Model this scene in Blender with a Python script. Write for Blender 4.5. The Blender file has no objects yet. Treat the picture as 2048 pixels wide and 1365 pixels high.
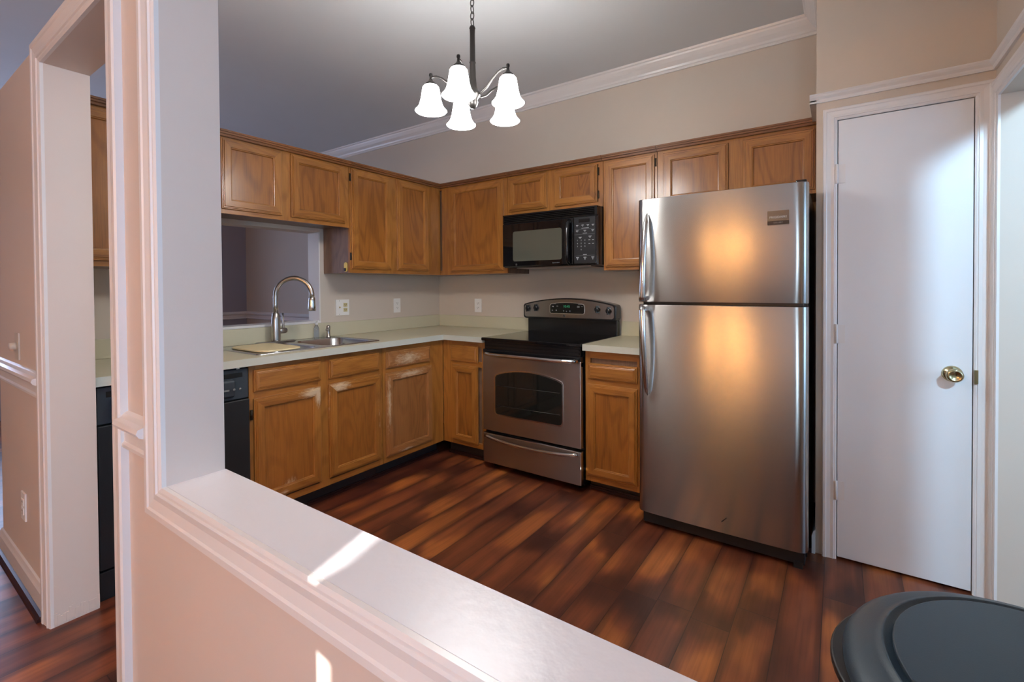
import bpy, bmesh, math, random
from mathutils import Vector, Matrix
random.seed(7)
S = bpy.context.scene
COL = S.collection
PI = math.pi

# ------------------------------------------------------------------ camera
cam_d = bpy.data.cameras.new('camera')
cam = bpy.data.objects.new('camera', cam_d)
COL.objects.link(cam)
Rv = Vector((0.8184971, 0.57447257, -0.00661499))
Uv = Vector((-0.00268567, 0.01533999, 0.99987873))
Fv = Vector((-0.57450438, 0.81838008, -0.01409858))
m = Matrix((Rv, Uv, -Fv)).transposed().to_4x4()
m.translation = Vector((3.06626, -3.25453, 1.26223))
cam.matrix_world = m
cam_d.sensor_width = 36.0
cam_d.lens = 945.652 / 2048 * 36
cam_d.shift_x = 8.8317 / 2048
cam_d.shift_y = -93.613 / 2048
cam_d.clip_start = 0.02
S.camera = cam

# ------------------------------------------------------------------ view, world, daylight
S.view_settings.view_transform = 'Standard'
S.view_settings.look = 'None'
S.view_settings.gamma = 1
S.view_settings.use_curve_mapping = False
S.view_settings.exposure = 0.0
W = bpy.data.worlds.new('sky')
S.world = W
W.use_nodes = True
W.node_tree.nodes['Background'].inputs[0].default_value = (0.55, 0.75, 1.0, 1)
W.node_tree.nodes['Background'].inputs[1].default_value = 1.0


def light(name, kind, loc, power, color, size=None, target=None, **kw):
    d = bpy.data.lights.new(name, kind)
    d.energy = power
    d.color = color
    if size:
        d.shape = 'RECTANGLE'
        d.size, d.size_y = size
    for k, v in kw.items():
        setattr(d, k, v)
    o = bpy.data.objects.new(name, d)
    COL.objects.link(o)
    o.location = loc
    if target is not None:
        o.rotation_euler = (Vector(target) - Vector(loc)).to_track_quat('-Z', 'Y').to_euler()
    return o


SKY = (0.38, 0.64, 1.0)
# daylight arriving through known windows and unseen added ones (each stands just outside its opening)
light('side_room_window_light', 'AREA', (5.60, -1.70, 1.55), 32, SKY, (1.3, 1.3), (3, -1.70, 1.55))
light('dining_window_light', 'AREA', (4.85, -4.05, 1.45), 58, SKY, (1.6, 1.35), (0, -4.05, 1.45))
light('added_door_patch_light', 'AREA', (4.30, -3.06, 2.43), 88, (0.45, 0.74, 1.0), (0.22, 0.26), (3.35, -0.6, 1.2))  # added light that casts the blue patch on the pantry door
light('added_rear_light', 'AREA', (4.02, -5.72, 1.30), 30, (0.62, 0.82, 1.0), (0.62, 0.62), (3.5, -0.6, 1.15))  # added light for the pantry door and the sill
light('living_window_light', 'AREA', (-3.75, -2.35, 1.45), 34, (0.52, 0.62, 0.95), (1.2, 1.5), (0, -2.35, 1.45))
SUN_T = Vector((-0.26, 0.97, -0.307)).normalized()
sun = light('sun', 'SUN', (5, -9, 4), 11, (1.0, 0.96, 0.9), angle=math.radians(0.25))
sun.rotation_euler = SUN_T.to_track_quat('-Z', 'Y').to_euler()


# ------------------------------------------------------------------ helpers
def lin(r, g, b):
    f = lambda c: (c / 255 / 12.92) if c / 255 <= 0.04045 else ((c / 255 + 0.055) / 1.055) ** 2.4
    return (f(r), f(g), f(b), 1)


OFF = {}


class MB:
    def __init__(s):
        s.v = []; s.f = []; s.m = []; s.sm = []

    def add(s, vs, fs, m=0, smooth=False):
        b = len(s.v)
        s.v += [tuple(v) for v in vs]
        for f in fs:
            s.f.append([b + i for i in f]); s.m.append(m); s.sm.append(smooth)
        return s

    def box(s, x0, x1, y0, y1, z0, z1, m=0):
        x0, x1 = sorted((x0, x1)); y0, y1 = sorted((y0, y1)); z0, z1 = sorted((z0, z1))
        vs = [(x0, y0, z0), (x1, y0, z0), (x1, y1, z0), (x0, y1, z0), (x0, y0, z1), (x1, y0, z1), (x1, y1, z1), (x0, y1, z1)]
        return s.add(vs, [(0, 3, 2, 1), (4, 5, 6, 7), (0, 1, 5, 4), (1, 2, 6, 5), (2, 3, 7, 6), (3, 0, 4, 7)], m)

    def prism(s, pts, axis, a, b, m=0, smooth=False):
        """pts: closed 2D outline; axis x: (y,z), axis y: (x,z), axis z: (x,y)"""
        def P(p, t):
            return {'x': (t, p[0], p[1]), 'y': (p[0], t, p[1]), 'z': (p[0], p[1], t)}[axis]
        n = len(pts)
        vs = [P(p, a) for p in pts] + [P(p, b) for p in pts]
        s.add(vs, [tuple(range(n)), tuple(range(2 * n - 1, n - 1, -1))], m)
        b0 = len(s.v) - 2 * n
        for i in range(n):
            j = (i + 1) % n
            s.f.append([b0 + i, b0 + j, b0 + n + j, b0 + n + i]); s.m.append(m); s.sm.append(smooth)
        return s

    def lathe(s, prof, c, axis=(0, 0, 1), seg=24, m=0, smooth=True, sx=1, sy=1):
        ax = Vector(axis).normalized()
        q = Vector((0, 0, 1)).rotation_difference(ax)
        n = len(prof); vs = []
        for i in range(seg):
            a = 2 * PI * i / seg
            for r, h in prof:
                p = q @ Vector((r * math.cos(a) * sx, r * math.sin(a) * sy, h))
                vs.append((c[0] + p.x, c[1] + p.y, c[2] + p.z))
        fs = []
        for i in range(seg):
            j = (i + 1) % seg
            for k in range(n - 1):
                fs.append((i * n + k, j * n + k, j * n + k + 1, i * n + k + 1))
        s.add(vs, fs, m, smooth)
        b0 = len(s.v) - len(vs)
        for k in (0, n - 1):
            if prof[k][0] > 1e-6:
                s.f.append([b0 + i * n + k for i in range(seg)]); s.m.append(m); s.sm.append(False)
        return s

    def tube(s, path, r, seg=12, m=0, flat=1.0, up=(0, 0, 1)):
        P = [Vector(p) for p in path]
        n = len(P)
        R = r if isinstance(r, (list, tuple)) else [r] * n
        vs = []; prev = None
        for i, p in enumerate(P):
            t = (P[min(i + 1, n - 1)] - P[max(i - 1, 0)]).normalized()
            if prev is None:
                u = Vector(up)
                if abs(u.dot(t)) > 0.95: u = Vector((1, 0, 0))
                a = (u - t * u.dot(t)).normalized()
            else:
                a = (prev - t * prev.dot(t)).normalized()
            prev = a
            b = t.cross(a)
            for k in range(seg):
                th = 2 * PI * k / seg
                vs.append(p + (a * math.cos(th) + b * math.sin(th) * flat) * R[i])
        fs = []
        for i in range(n - 1):
            for k in range(seg):
                l = (k + 1) % seg
                fs.append((i * seg + k, i * seg + l, (i + 1) * seg + l, (i + 1) * seg + k))
        s.add(vs, fs, m, True)
        b0 = len(s.v) - len(vs)
        s.f.append([b0 + k for k in range(seg)]); s.m.append(m); s.sm.append(False)
        s.f.append([b0 + (n - 1) * seg + k for k in range(seg)]); s.m.append(m); s.sm.append(False)
        return s

    def build(s, name, mats, parent=None, bevel=0, seg=2, props=None):
        if not isinstance(mats, (list, tuple)): mats = [mats]
        me = bpy.data.meshes.new(name)
        if parent is not None:
            off = OFF[parent.name]
        else:
            lo = [min(v[i] for v in s.v) for i in range(3)]; hi = [max(v[i] for v in s.v) for i in range(3)]
            off = Vector(((lo[0] + hi[0]) / 2, (lo[1] + hi[1]) / 2, lo[2]))
        me.from_pydata([tuple(Vector(v) - off) for v in s.v], [], s.f)
        for mt in mats: me.materials.append(mt)
        for i, p in enumerate(me.polygons):
            p.material_index = s.m[i]; p.use_smooth = s.sm[i]
        bm = bmesh.new(); bm.from_mesh(me)
        bmesh.ops.recalc_face_normals(bm, faces=bm.faces)
        bm.to_mesh(me); bm.free()
        o = bpy.data.objects.new(name, me)
        COL.objects.link(o)
        if parent is not None: o.parent = parent
        else: o.location = off
        OFF[o.name] = off
        if bevel:
            b = o.modifiers.new('bevel', 'BEVEL'); b.width = bevel; b.segments = seg; b.limit_method = 'ANGLE'
            b.angle_limit = math.radians(40)
        for k, v in (props or {}).items(): o[k] = v
        return o


def tag(o, label, cat, group=None, kind=None):
    o['label'] = label; o['category'] = cat
    if group: o['group'] = group
    if kind: o['kind'] = kind
    return o


def thing(name, loc, label, cat, group=None):
    o = bpy.data.objects.new(name, None); o.empty_display_size = 0.1
    COL.objects.link(o); o.location = loc
    OFF[o.name] = Vector(loc)
    return tag(o, label, cat, group)


def struct(o):
    o['kind'] = 'structure'
    return o


def sthing(name, loc):
    o = bpy.data.objects.new(name, None); COL.objects.link(o); o.location = loc
    OFF[o.name] = Vector(loc); o['kind'] = 'structure'
    return o


def text(name, body, size, loc, rot, mat, parent, align='CENTER', depth=0.0004):
    c = bpy.data.curves.new(name, 'FONT')
    c.body = body; c.size = size; c.align_x = align; c.align_y = 'CENTER'; c.extrude = depth; c.resolution_u = 3
    t = bpy.data.objects.new('tmp', c); COL.objects.link(t)
    dg = bpy.context.evaluated_depsgraph_get()
    me = bpy.data.meshes.new_from_object(t.evaluated_get(dg))
    bpy.data.objects.remove(t); bpy.data.curves.remove(c)
    M = Matrix.Translation(Vector(loc) - OFF[parent.name]) @ rot
    me.transform(M)
    me.materials.clear(); me.materials.append(mat)
    o = bpy.data.objects.new(name, me); COL.objects.link(o); o.parent = parent
    OFF[o.name] = OFF[parent.name]
    return o


ROT_BACK = Matrix.Rotation(PI / 2, 4, 'X')                                     # reads facing -y
ROT_LEFT = Matrix.Rotation(PI / 2, 4, 'Z') @ Matrix.Rotation(PI / 2, 4, 'X')   # reads facing +x


# ------------------------------------------------------------------ materials
def base_mat(name):
    mt = bpy.data.materials.new(name); mt.use_nodes = True
    nt = mt.node_tree; p = nt.nodes['Principled BSDF']
    return mt, nt, p


def nd(nt, t, **kw):
    n = nt.nodes.new(t)
    for k, v in kw.items():
        if isinstance(k, str) and hasattr(n, k): setattr(n, k, v)
    return n


def plain(name, col, rough=0.5, metal=0, bump=0.0, scale=200, coat=0, var=0.03, **kw):
    mt, nt, p = base_mat(name)
    L = nt.links
    p.inputs['Roughness'].default_value = rough
    p.inputs['Metallic'].default_value = metal
    if coat: p.inputs['Coat Weight'].default_value = coat; p.inputs['Coat Roughness'].default_value = 0.08
    tc = nd(nt, 'ShaderNodeTexCoord')
    nz = nd(nt, 'ShaderNodeTexNoise'); nz.inputs['Scale'].default_value = 3.0; nz.inputs['Detail'].default_value = 3
    L.new(tc.outputs['Object'], nz.inputs['Vector'])
    mx = nd(nt, 'ShaderNodeMix', data_type='RGBA')
    c = col
    mx.inputs['A'].default_value = tuple(x * (1 - var) for x in c[:3]) + (1,)
    mx.inputs['B'].default_value = tuple(min(1, x * (1 + var)) for x in c[:3]) + (1,)
    L.new(nz.outputs['Fac'], mx.inputs['Factor'])
    L.new(mx.outputs['Result'], p.inputs['Base Color'])
    if bump:
        n2 = nd(nt, 'ShaderNodeTexNoise'); n2.inputs['Scale'].default_value = scale; n2.inputs['Detail'].default_value = 2
        L.new(tc.outputs['Object'], n2.inputs['Vector'])
        bp = nd(nt, 'ShaderNodeBump'); bp.inputs['Strength'].default_value = bump; bp.inputs['Distance'].default_value = 0.001
        L.new(n2.outputs['Fac'], bp.inputs['Height']); L.new(bp.outputs['Normal'], p.inputs['Normal'])
    for k, v in kw.items(): p.inputs[k.replace('_', ' ')].default_value = v
    return mt


def emit(name, col, strength):
    mt, nt, p = base_mat(name)
    p.inputs['Base Color'].default_value = col
    p.inputs['Emission Color'].default_value = col
    p.inputs['Emission Strength'].default_value = strength
    return mt


def oak(name, orient='z', light_c=(176, 116, 50), dark_c=(112, 64, 20), wear=None, rough=0.36, ring=0.22):
    mt, nt, p = base_mat(name); L = nt.links
    tc = nd(nt, 'ShaderNodeTexCoord'); oi = nd(nt, 'ShaderNodeObjectInfo')
    mul = nd(nt, 'ShaderNodeMath', operation='MULTIPLY'); mul.inputs[1].default_value = 37.0
    L.new(oi.outputs['Random'], mul.inputs[0])
    ad = nd(nt, 'ShaderNodeVectorMath', operation='ADD')
    L.new(tc.outputs['Object'], ad.inputs[0]); L.new(mul.outputs[0], ad.inputs[1])

    def noise(sc, detail, dist=0.0, rough_=0.5):
        mp = nd(nt, 'ShaderNodeMapping'); mp.inputs['Scale'].default_value = sc
        L.new(ad.outputs[0], mp.inputs['Vector'])
        n = nd(nt, 'ShaderNodeTexNoise'); n.inputs['Scale'].default_value = 1.0; n.inputs['Detail'].default_value = detail
        n.inputs['Distortion'].default_value = dist; n.inputs['Roughness'].default_value = rough_
        L.new(mp.outputs[0], n.inputs['Vector'])
        return n.outputs['Fac']
    if orient == 'z':
        s1, s2, s3 = (5.0, 5.0, 1.1), (230, 230, 7), (2.2, 2.2, 1.2)
    else:
        s1, s2, s3 = (1.1, 1.1, 5.0), (7, 7, 230), (1.5, 1.5, 2.2)
    a = noise(s1, 1.5, 0.4)
    m1 = nd(nt, 'ShaderNodeMath', operation='MULTIPLY'); m1.inputs[1].default_value = 70.0
    L.new(a, m1.inputs[0])
    sn = nd(nt, 'ShaderNodeMath', operation='SINE'); L.new(m1.outputs[0], sn.inputs[0])
    rg = nd(nt, 'ShaderNodeMapRange'); rg.inputs['From Min'].default_value = 0.0; rg.inputs['From Max'].default_value = 1.0
    rg.inputs['To Min'].default_value = 0.0; rg.inputs['To Max'].default_value = ring
    L.new(sn.outputs[0], rg.inputs['Value'])
    b = noise(s2, 3, 0.0, 0.6)
    rb = nd(nt, 'ShaderNodeMapRange'); rb.inputs['From Min'].default_value = 0.42; rb.inputs['From Max'].default_value = 0.68
    rb.inputs['To Min'].default_value = 0.0; rb.inputs['To Max'].default_value = 0.34
    L.new(b, rb.inputs['Value'])
    c = noise(s3, 3)
    rc = nd(nt, 'ShaderNodeMapRange'); rc.inputs['From Min'].default_value = 0.3; rc.inputs['From Max'].default_value = 0.7
    rc.inputs['To Min'].default_value = 0.0; rc.inputs['To Max'].default_value = 0.40
    L.new(c, rc.inputs['Value'])
    s_ = nd(nt, 'ShaderNodeMath', operation='ADD'); L.new(rg.outputs[0], s_.inputs[0]); L.new(rb.outputs[0], s_.inputs[1])
    s2_ = nd(nt, 'ShaderNodeMath', operation='ADD', use_clamp=True); L.new(s_.outputs[0], s2_.inputs[0]); L.new(rc.outputs[0], s2_.inputs[1])
    mx = nd(nt, 'ShaderNodeMix', data_type='RGBA')
    mx.inputs['A'].default_value = lin(*light_c); mx.inputs['B'].default_value = lin(*dark_c)
    L.new(s2_.outputs[0], mx.inputs['Factor'])
    out = mx.outputs['Result']
    if wear:
        # varnish rubbed down to pale bare wood in patches (positions in the place)
        geo = nd(nt, 'ShaderNodeNewGeometry')
        fac = None
        wn = nd(nt, 'ShaderNodeTexNoise'); wn.inputs['Scale'].default_value = 28; wn.inputs['Detail'].default_value = 5
        wn.inputs['Roughness'].default_value = 0.7
        mp = nd(nt, 'ShaderNodeMapping'); mp.inputs['Scale'].default_value = (1, 1, 3.0) if orient != 'z' else (3, 3, 1)
        L.new(geo.outputs['Position'], mp.inputs['Vector']); L.new(mp.outputs[0], wn.inputs['Vector'])
        for (cx, cy, cz, rx, ry, rz, k) in wear:
            sb = nd(nt, 'ShaderNodeVectorMath', operation='SUBTRACT'); sb.inputs[1].default_value = (cx, cy, cz)
            L.new(geo.outputs['Position'], sb.inputs[0])
            dv = nd(nt, 'ShaderNodeVectorMath', operation='DIVIDE'); dv.inputs[1].default_value = (rx, ry, rz)
            L.new(sb.outputs[0], dv.inputs[0])
            ln = nd(nt, 'ShaderNodeVectorMath', operation='LENGTH'); L.new(dv.outputs[0], ln.inputs[0])
            r = nd(nt, 'ShaderNodeMapRange'); r.inputs['From Min'].default_value = 1.0; r.inputs['From Max'].default_value = 0.0
            r.inputs['To Min'].default_value = 0.0; r.inputs['To Max'].default_value = k
            L.new(ln.outputs['Value'], r.inputs['Value'])
            if fac is None: fac = r.outputs[0]
            else:
                mm = nd(nt, 'ShaderNodeMath', operation='MAXIMUM'); L.new(fac, mm.inputs[0]); L.new(r.outputs[0], mm.inputs[1]); fac = mm.outputs[0]
        ad2 = nd(nt, 'ShaderNodeMath', operation='ADD'); L.new(fac, ad2.inputs[0]); L.new(wn.outputs['Fac'], ad2.inputs[1])
        wr = nd(nt, 'ShaderNodeMapRange'); wr.inputs['From Min'].default_value = 0.74; wr.inputs['From Max'].default_value = 1.15
        wr.inputs['To Max'].default_value = 0.8
        L.new(ad2.outputs[0], wr.inputs['Value'])
        gt = nd(nt, 'ShaderNodeMath', operation='GREATER_THAN'); gt.inputs[1].default_value = 0.001; L.new(fac, gt.inputs[0])
        wm = nd(nt, 'ShaderNodeMath', operation='MULTIPLY'); L.new(wr.outputs[0], wm.inputs[0]); L.new(gt.outputs[0], wm.inputs[1])
        m3 = nd(nt, 'ShaderNodeMix', data_type='RGBA'); L.new(wm.outputs[0], m3.inputs['Factor'])
        L.new(out, m3.inputs['A']); m3.inputs['B'].default_value = lin(222, 200, 168)
        out = m3.outputs['Result']
    L.new(out, p.inputs['Base Color'])
    p.inputs['Roughness'].default_value = rough
    p.inputs['Coat Weight'].default_value = 0.5; p.inputs['Coat Roughness'].default_value = 0.2
    bp = nd(nt, 'ShaderNodeBump'); bp.inputs['Strength'].default_value = 0.12; bp.inputs['Distance'].default_value = 0.0006; bp.invert = True
    L.new(rb.outputs[0], bp.inputs['Height']); L.new(bp.outputs['Normal'], p.inputs['Normal'])
    return mt


def steel(name, col=(0.56, 0.54, 0.52, 1), rough=0.30, aniso=0.95, rot=0.25, axis='Z'):
    mt, nt, p = base_mat(name); L = nt.links
    p.inputs['Base Color'].default_value = col; p.inputs['Metallic'].default_value = 1
    p.inputs['Anisotropic'].default_value = aniso; p.inputs['Anisotropic Rotation'].default_value = rot
    tg = nd(nt, 'ShaderNodeTangent'); tg.direction_type = 'RADIAL'; tg.axis = axis
    L.new(tg.outputs[0], p.inputs['Tangent'])
    tc = nd(nt, 'ShaderNodeTexCoord'); mp = nd(nt, 'ShaderNodeMapping'); mp.inputs['Scale'].default_value = (6, 6, 900)
    n = nd(nt, 'ShaderNodeTexNoise'); n.inputs['Scale'].default_value = 1; n.inputs['Detail'].default_value = 2
    L.new(tc.outputs['Object'], mp.inputs['Vector']); L.new(mp.outputs[0], n.inputs['Vector'])
    r = nd(nt, 'ShaderNodeMapRange'); r.inputs['To Min'].default_value = rough - 0.015; r.inputs['To Max'].default_value = rough + 0.015
    L.new(n.outputs['Fac'], r.inputs['Value']); L.new(r.outputs[0], p.inputs['Roughness'])
    return mt


def floor_mat():
    mt, nt, p = base_mat('laminate_planks'); L = nt.links
    geo = nd(nt, 'ShaderNodeNewGeometry'); sp = nd(nt, 'ShaderNodeSeparateXYZ'); L.new(geo.outputs['Position'], sp.inputs[0])

    def M(op, a, b=None, c=None, clamp=False):
        n = nd(nt, 'ShaderNodeMath', operation=op, use_clamp=clamp)
        for i, v in enumerate((a, b, c)):
            if v is None: continue
            if isinstance(v, (int, float)): n.inputs[i].default_value = v
            else: L.new(v, n.inputs[i])
        return n.outputs[0]
    WD, LN = 0.1365, 1.22
    u = M('DIVIDE', M('SUBTRACT', sp.outputs['X'], 0.012), WD)
    row = M('FLOOR', u); fx = M('SUBTRACT', u, row)
    wn = nd(nt, 'ShaderNodeTexWhiteNoise', noise_dimensions='1D'); L.new(row, wn.inputs['W'])
    v = M('ADD', M('DIVIDE', sp.outputs['Y'], LN), M('MULTIPLY', wn.outputs['Value'], 5.0))
    col = M('FLOOR', v); fy = M('SUBTRACT', v, col)
    cb = nd(nt, 'ShaderNodeCombineXYZ'); L.new(row, cb.inputs[0]); L.new(col, cb.inputs[1])
    w2 = nd(nt, 'ShaderNodeTexWhiteNoise', noise_dimensions='3D'); L.new(cb.outputs[0], w2.inputs['Vector'])
    rnd = w2.outputs['Value']
    ex = M('MULTIPLY', M('MINIMUM', fx, M('SUBTRACT', 1.0, fx)), WD)
    ey = M('MULTIPLY', M('MINIMUM', fy, M('SUBTRACT', 1.0, fy)), LN)
    # per plank coordinates
    off = nd(nt, 'ShaderNodeVectorMath', operation='MULTIPLY'); L.new(w2.outputs['Color'], off.inputs[0]); off.inputs[1].default_value = (20, 20, 20)
    pos = nd(nt, 'ShaderNodeVectorMath', operation='ADD'); L.new(geo.outputs['Position'], pos.inputs[0]); L.new(off.outputs[0], pos.inputs[1])

    def noise(sc, det, rg=0.5, dist=0.0):
        mp = nd(nt, 'ShaderNodeMapping'); mp.inputs['Scale'].default_value = sc; L.new(pos.outputs[0], mp.inputs['Vector'])
        n = nd(nt, 'ShaderNodeTexNoise'); n.inputs['Scale'].default_value = 1; n.inputs['Detail'].default_value = det
        n.inputs['Roughness'].default_value = rg; n.inputs['Distortion'].default_value = dist
        L.new(mp.outputs[0], n.inputs['Vector']); return n.outputs['Fac']
    nA = noise((6, 1.6, 1), 2, 0.5, 0.2)      # burnt edge wander
    nB = noise((14, 1.2, 1), 3, 0.5, 0.3)     # streaks
    nC = noise((110, 3, 1), 3, 0.6)           # fine grain
    nD = noise((5, 2.5, 1), 2)                # blotches

    def ramp(x, a, b, lo=0.0, hi=1.0):
        r = nd(nt, 'ShaderNodeMapRange', interpolation_type='SMOOTHSTEP')
        for k, vv in (('From Min', a), ('From Max', b), ('To Min', lo), ('To Max', hi)): r.inputs[k].default_value = vv
        L.new(x, r.inputs['Value']); return r.outputs[0]
    dx = M('SUBTRACT', ex, M('MULTIPLY', M('SUBTRACT', nA, 0.44), 0.09))
    dy = M('SUBTRACT', ey, M('MULTIPLY', M('SUBTRACT', nA, 0.34), 0.45))
    burnx = ramp(dx, 0.0, 0.028, 1.0, 0.0)
    burny = ramp(dy, 0.0, 0.10, 1.0, 0.0)
    burn = M('MULTIPLY', M('MAXIMUM', M('MULTIPLY', burnx, 0.85), burny), 0.66)
    tone = M('ADD', M('MULTIPLY', rnd, 0.45), M('MULTIPLY', ramp(nD, 0.35, 0.68), 0.45), clamp=True)
    glow = M('MULTIPLY', M('MULTIPLY', ramp(dy, 0.07, 0.15), ramp(dy, 0.20, 0.42, 1.0, 0.0)), M('MULTIPLY', wn.outputs['Value'], 0.42))
    tone = M('ADD', tone, glow, clamp=True)
    cr = nd(nt, 'ShaderNodeValToRGB')
    e = cr.color_ramp.elements
    e[0].position = 0.0; e[0].color = lin(88, 44, 32)
    e[1].position = 1.0; e[1].color = lin(188, 110, 54)
    k = cr.color_ramp.elements.new(0.5); k.color = lin(128, 68, 42)
    L.new(tone, cr.inputs[0])
    mx = nd(nt, 'ShaderNodeMix', data_type='RGBA'); L.new(burn, mx.inputs['Factor'])
    L.new(cr.outputs[0], mx.inputs['A']); mx.inputs['B'].default_value = lin(46, 25, 24)
    st = nd(nt, 'ShaderNodeMix', data_type='RGBA', blend_type='MULTIPLY'); L.new(ramp(nB, 0.42, 0.70, 0.0, 0.38), st.inputs['Factor'])
    L.new(mx.outputs['Result'], st.inputs['A']); st.inputs['B'].default_value = lin(110, 80, 76)
    fg = nd(nt, 'ShaderNodeMix', data_type='RGBA', blend_type='MULTIPLY'); L.new(ramp(nC, 0.42, 0.65, 0.0, 0.22), fg.inputs['Factor'])
    L.new(st.outputs['Result'], fg.inputs['A']); fg.inputs['B'].default_value = lin(140, 110, 100)
    seam = M('MAXIMUM', M('LESS_THAN', ex, 0.0015), M('LESS_THAN', ey, 0.0017))
    sm = nd(nt, 'ShaderNodeMix', data_type='RGBA'); L.new(M('MULTIPLY', seam, 0.75), sm.inputs['Factor'])
    L.new(fg.outputs['Result'], sm.inputs['A']); sm.inputs['B'].default_value = lin(36, 20, 20)
    L.new(sm.outputs['Result'], p.inputs['Base Color'])
    L.new(ramp(nB, 0.3, 0.7, 0.29, 0.34), p.inputs['Roughness'])
    p.inputs['Specular IOR Level'].default_value = 0.5
    bp = nd(nt, 'ShaderNodeBump'); bp.inputs['Strength'].default_value = 0.35; bp.inputs['Distance'].default_value = 0.001; bp.invert = True
    L.new(seam, bp.inputs['Height']); L.new(bp.outputs['Normal'], p.inputs['Normal'])
    return mt


M_FLOOR = floor_mat()
M_WALL = plain('wall_paint', lin(205, 192, 178), 0.55, bump=0.15, scale=350)
M_WALLN = plain('dining_wall_paint', lin(214, 200, 190), 0.5, bump=0.12, scale=350)
M_WALLB = plain('living_wall_paint', lin(150, 146, 158), 0.6, bump=0.12, scale=350)
M_CEIL = plain('ceiling_paint', lin(214, 216, 218), 0.7, bump=0.2, scale=400)
M_TRIM = plain('white_gloss_trim', lin(226, 222, 220), 0.28)
M_SILL = plain('white_sill_paint', lin(222, 220, 224), 0.30, bump=0.6, scale=60)
M_DOORW = plain('white_door_paint', lin(226, 226, 228), 0.38, bump=0.08, scale=300)
M_OAKV = oak('oak_vertical', 'z')
M_OAKH = oak('oak_horizontal', 'h')
M_OAKP = oak('oak_panel', 'z', (164, 102, 40), (108, 62, 22), ring=0.34)
M_OAKD = oak('oak_dark_molding', 'h', (136, 84, 40), (82, 46, 20))
M_OAKS = oak('oak_side_veneer', 'z', (140, 108, 84), (96, 72, 56), rough=0.5)
M_LAM = plain('cream_laminate', lin(200, 193, 166), 0.33, var=0.02)
M_LAME = plain('laminate_edge', lin(200, 202, 190), 0.3, var=0.02)
M_STEEL = steel('brushed_steel', (0.44, 0.425, 0.41, 1), 0.26)
M_STEELR = steel('brushed_steel_range', (0.50, 0.47, 0.45, 1), 0.30)
M_CHROME = plain('polished_steel', (0.68, 0.67, 0.66, 1), 0.16, metal=1, var=0)
M_SINK = plain('sink_steel', (0.60, 0.60, 0.60, 1), 0.24, metal=1, var=0.02)
M_NICKEL = plain('brushed_nickel', (0.46, 0.43, 0.40, 1), 0.28, metal=1, var=0)
M_BLACK = plain('black_enamel', (0.008, 0.008, 0.009, 1), 0.18, var=0)
M_BLACKM = plain('black_textured_plastic', (0.012, 0.013, 0.015, 1), 0.42, bump=0.3, scale=500, var=0)
M_GLASSK = plain('black_glass', (0.004, 0.004, 0.005, 1), 0.04, var=0)
M_OVENW = plain('dark_oven_glass', (0.012, 0.012, 0.010, 1), 0.05, var=0)
M_MICW = plain('microwave_mesh_with_reflection', (0.09, 0.09, 0.07, 1), 0.10, var=0)  # base colour lightened to carry a reflection in the pane
M_DWPAD = plain('dishwasher_blue_black', (0.040, 0.050, 0.062, 1), 0.3, var=0)
M_RUBBER = plain('black_vinyl', (0.02, 0.017, 0.018, 1), 0.5, var=0.1)
M_SHOE = plain('dark_shoe_moulding', lin(52, 28, 26), 0.3, var=0.1)
M_BRONZE = plain('dark_bronze', (0.03, 0.026, 0.024, 1), 0.35, metal=0.6, var=0)
M_HINGE = plain('antique_hinge', (0.06, 0.045, 0.03, 1), 0.4, metal=0.8, var=0)
M_BRASS = plain('brass', (0.52, 0.44, 0.26, 1), 0.22, metal=1, var=0)
M_PLATE = plain('white_plastic', lin(236, 234, 230), 0.35, var=0)
M_ALMOND = plain('almond_plastic', lin(205, 190, 140), 0.4, var=0)
M_IVORY = plain('ivory_plastic', lin(200, 190, 176), 0.4, var=0)
M_DARKSLOT = plain('socket_slot', (0.01, 0.01, 0.01, 1), 0.6, var=0)
M_BOARD = plain('cream_board', lin(222, 205, 160), 0.5, bump=0.3, scale=260)
M_BIN = plain('charcoal_plastic_blue_lit', (0.026, 0.050, 0.076, 1), 0.42, bump=0.15, scale=600, var=0.05)  # lid base colour tinted blue to stand in for reflected window light
M_BIND = plain('black_bin_plastic', (0.012, 0.013, 0.015, 1), 0.4, var=0)
M_MARK = plain('pale_print', lin(190, 195, 198), 0.6, var=0)
M_MARKD = plain('dim_print', lin(120, 124, 126), 0.6, var=0)
M_BADGE = plain('badge_grey', (0.10, 0.095, 0.09, 1), 0.3, metal=0.7, var=0)
M_BADGED = plain('badge_dark', (0.03, 0.024, 0.022, 1), 0.35, metal=0.5, var=0)
M_GREEN = emit('green_clock_digits', (0.02, 0.30, 0.13, 1), 0.3)
M_KEYPAD = plain('keypad_black', (0.014, 0.016, 0.019, 1), 0.3, var=0)
M_SHADE = emit('lit_frosted_shade', (0.98, 0.985, 0.97, 1), 42)
M_WARM = emit('lit_warm_shade', (1.0, 0.50, 0.15, 1), 74)
M_KEY = plain('yellow_plastic', lin(232, 208, 110), 0.35, var=0)
M_CLEAR, _nt, _p = base_mat('clear_plastic')
_p.inputs['Transmission Weight'].default_value = 0.9; _p.inputs['Roughness'].default_value = 0.08
_p.inputs['Base Color'].default_value = (0.85, 0.88, 0.95, 1); _p.inputs['IOR'].default_value = 1.3
M_SKYG = emit('bright_outdoors', (0.75, 0.88, 0.70, 1), 1.6)

# ------------------------------------------------------------------ setting
CZ = 2.80
X0, X1 = -3.60, 3.57
YF, YN = -2.667, -2.80        # far and near face of the half wall
PX0 = 2.976; PY = -0.61       # pantry closet
DX0, DX1, DZ = 3.057, 3.510, 2.015


def box(*a, m=0): return MB().box(*a, m=m)


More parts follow.
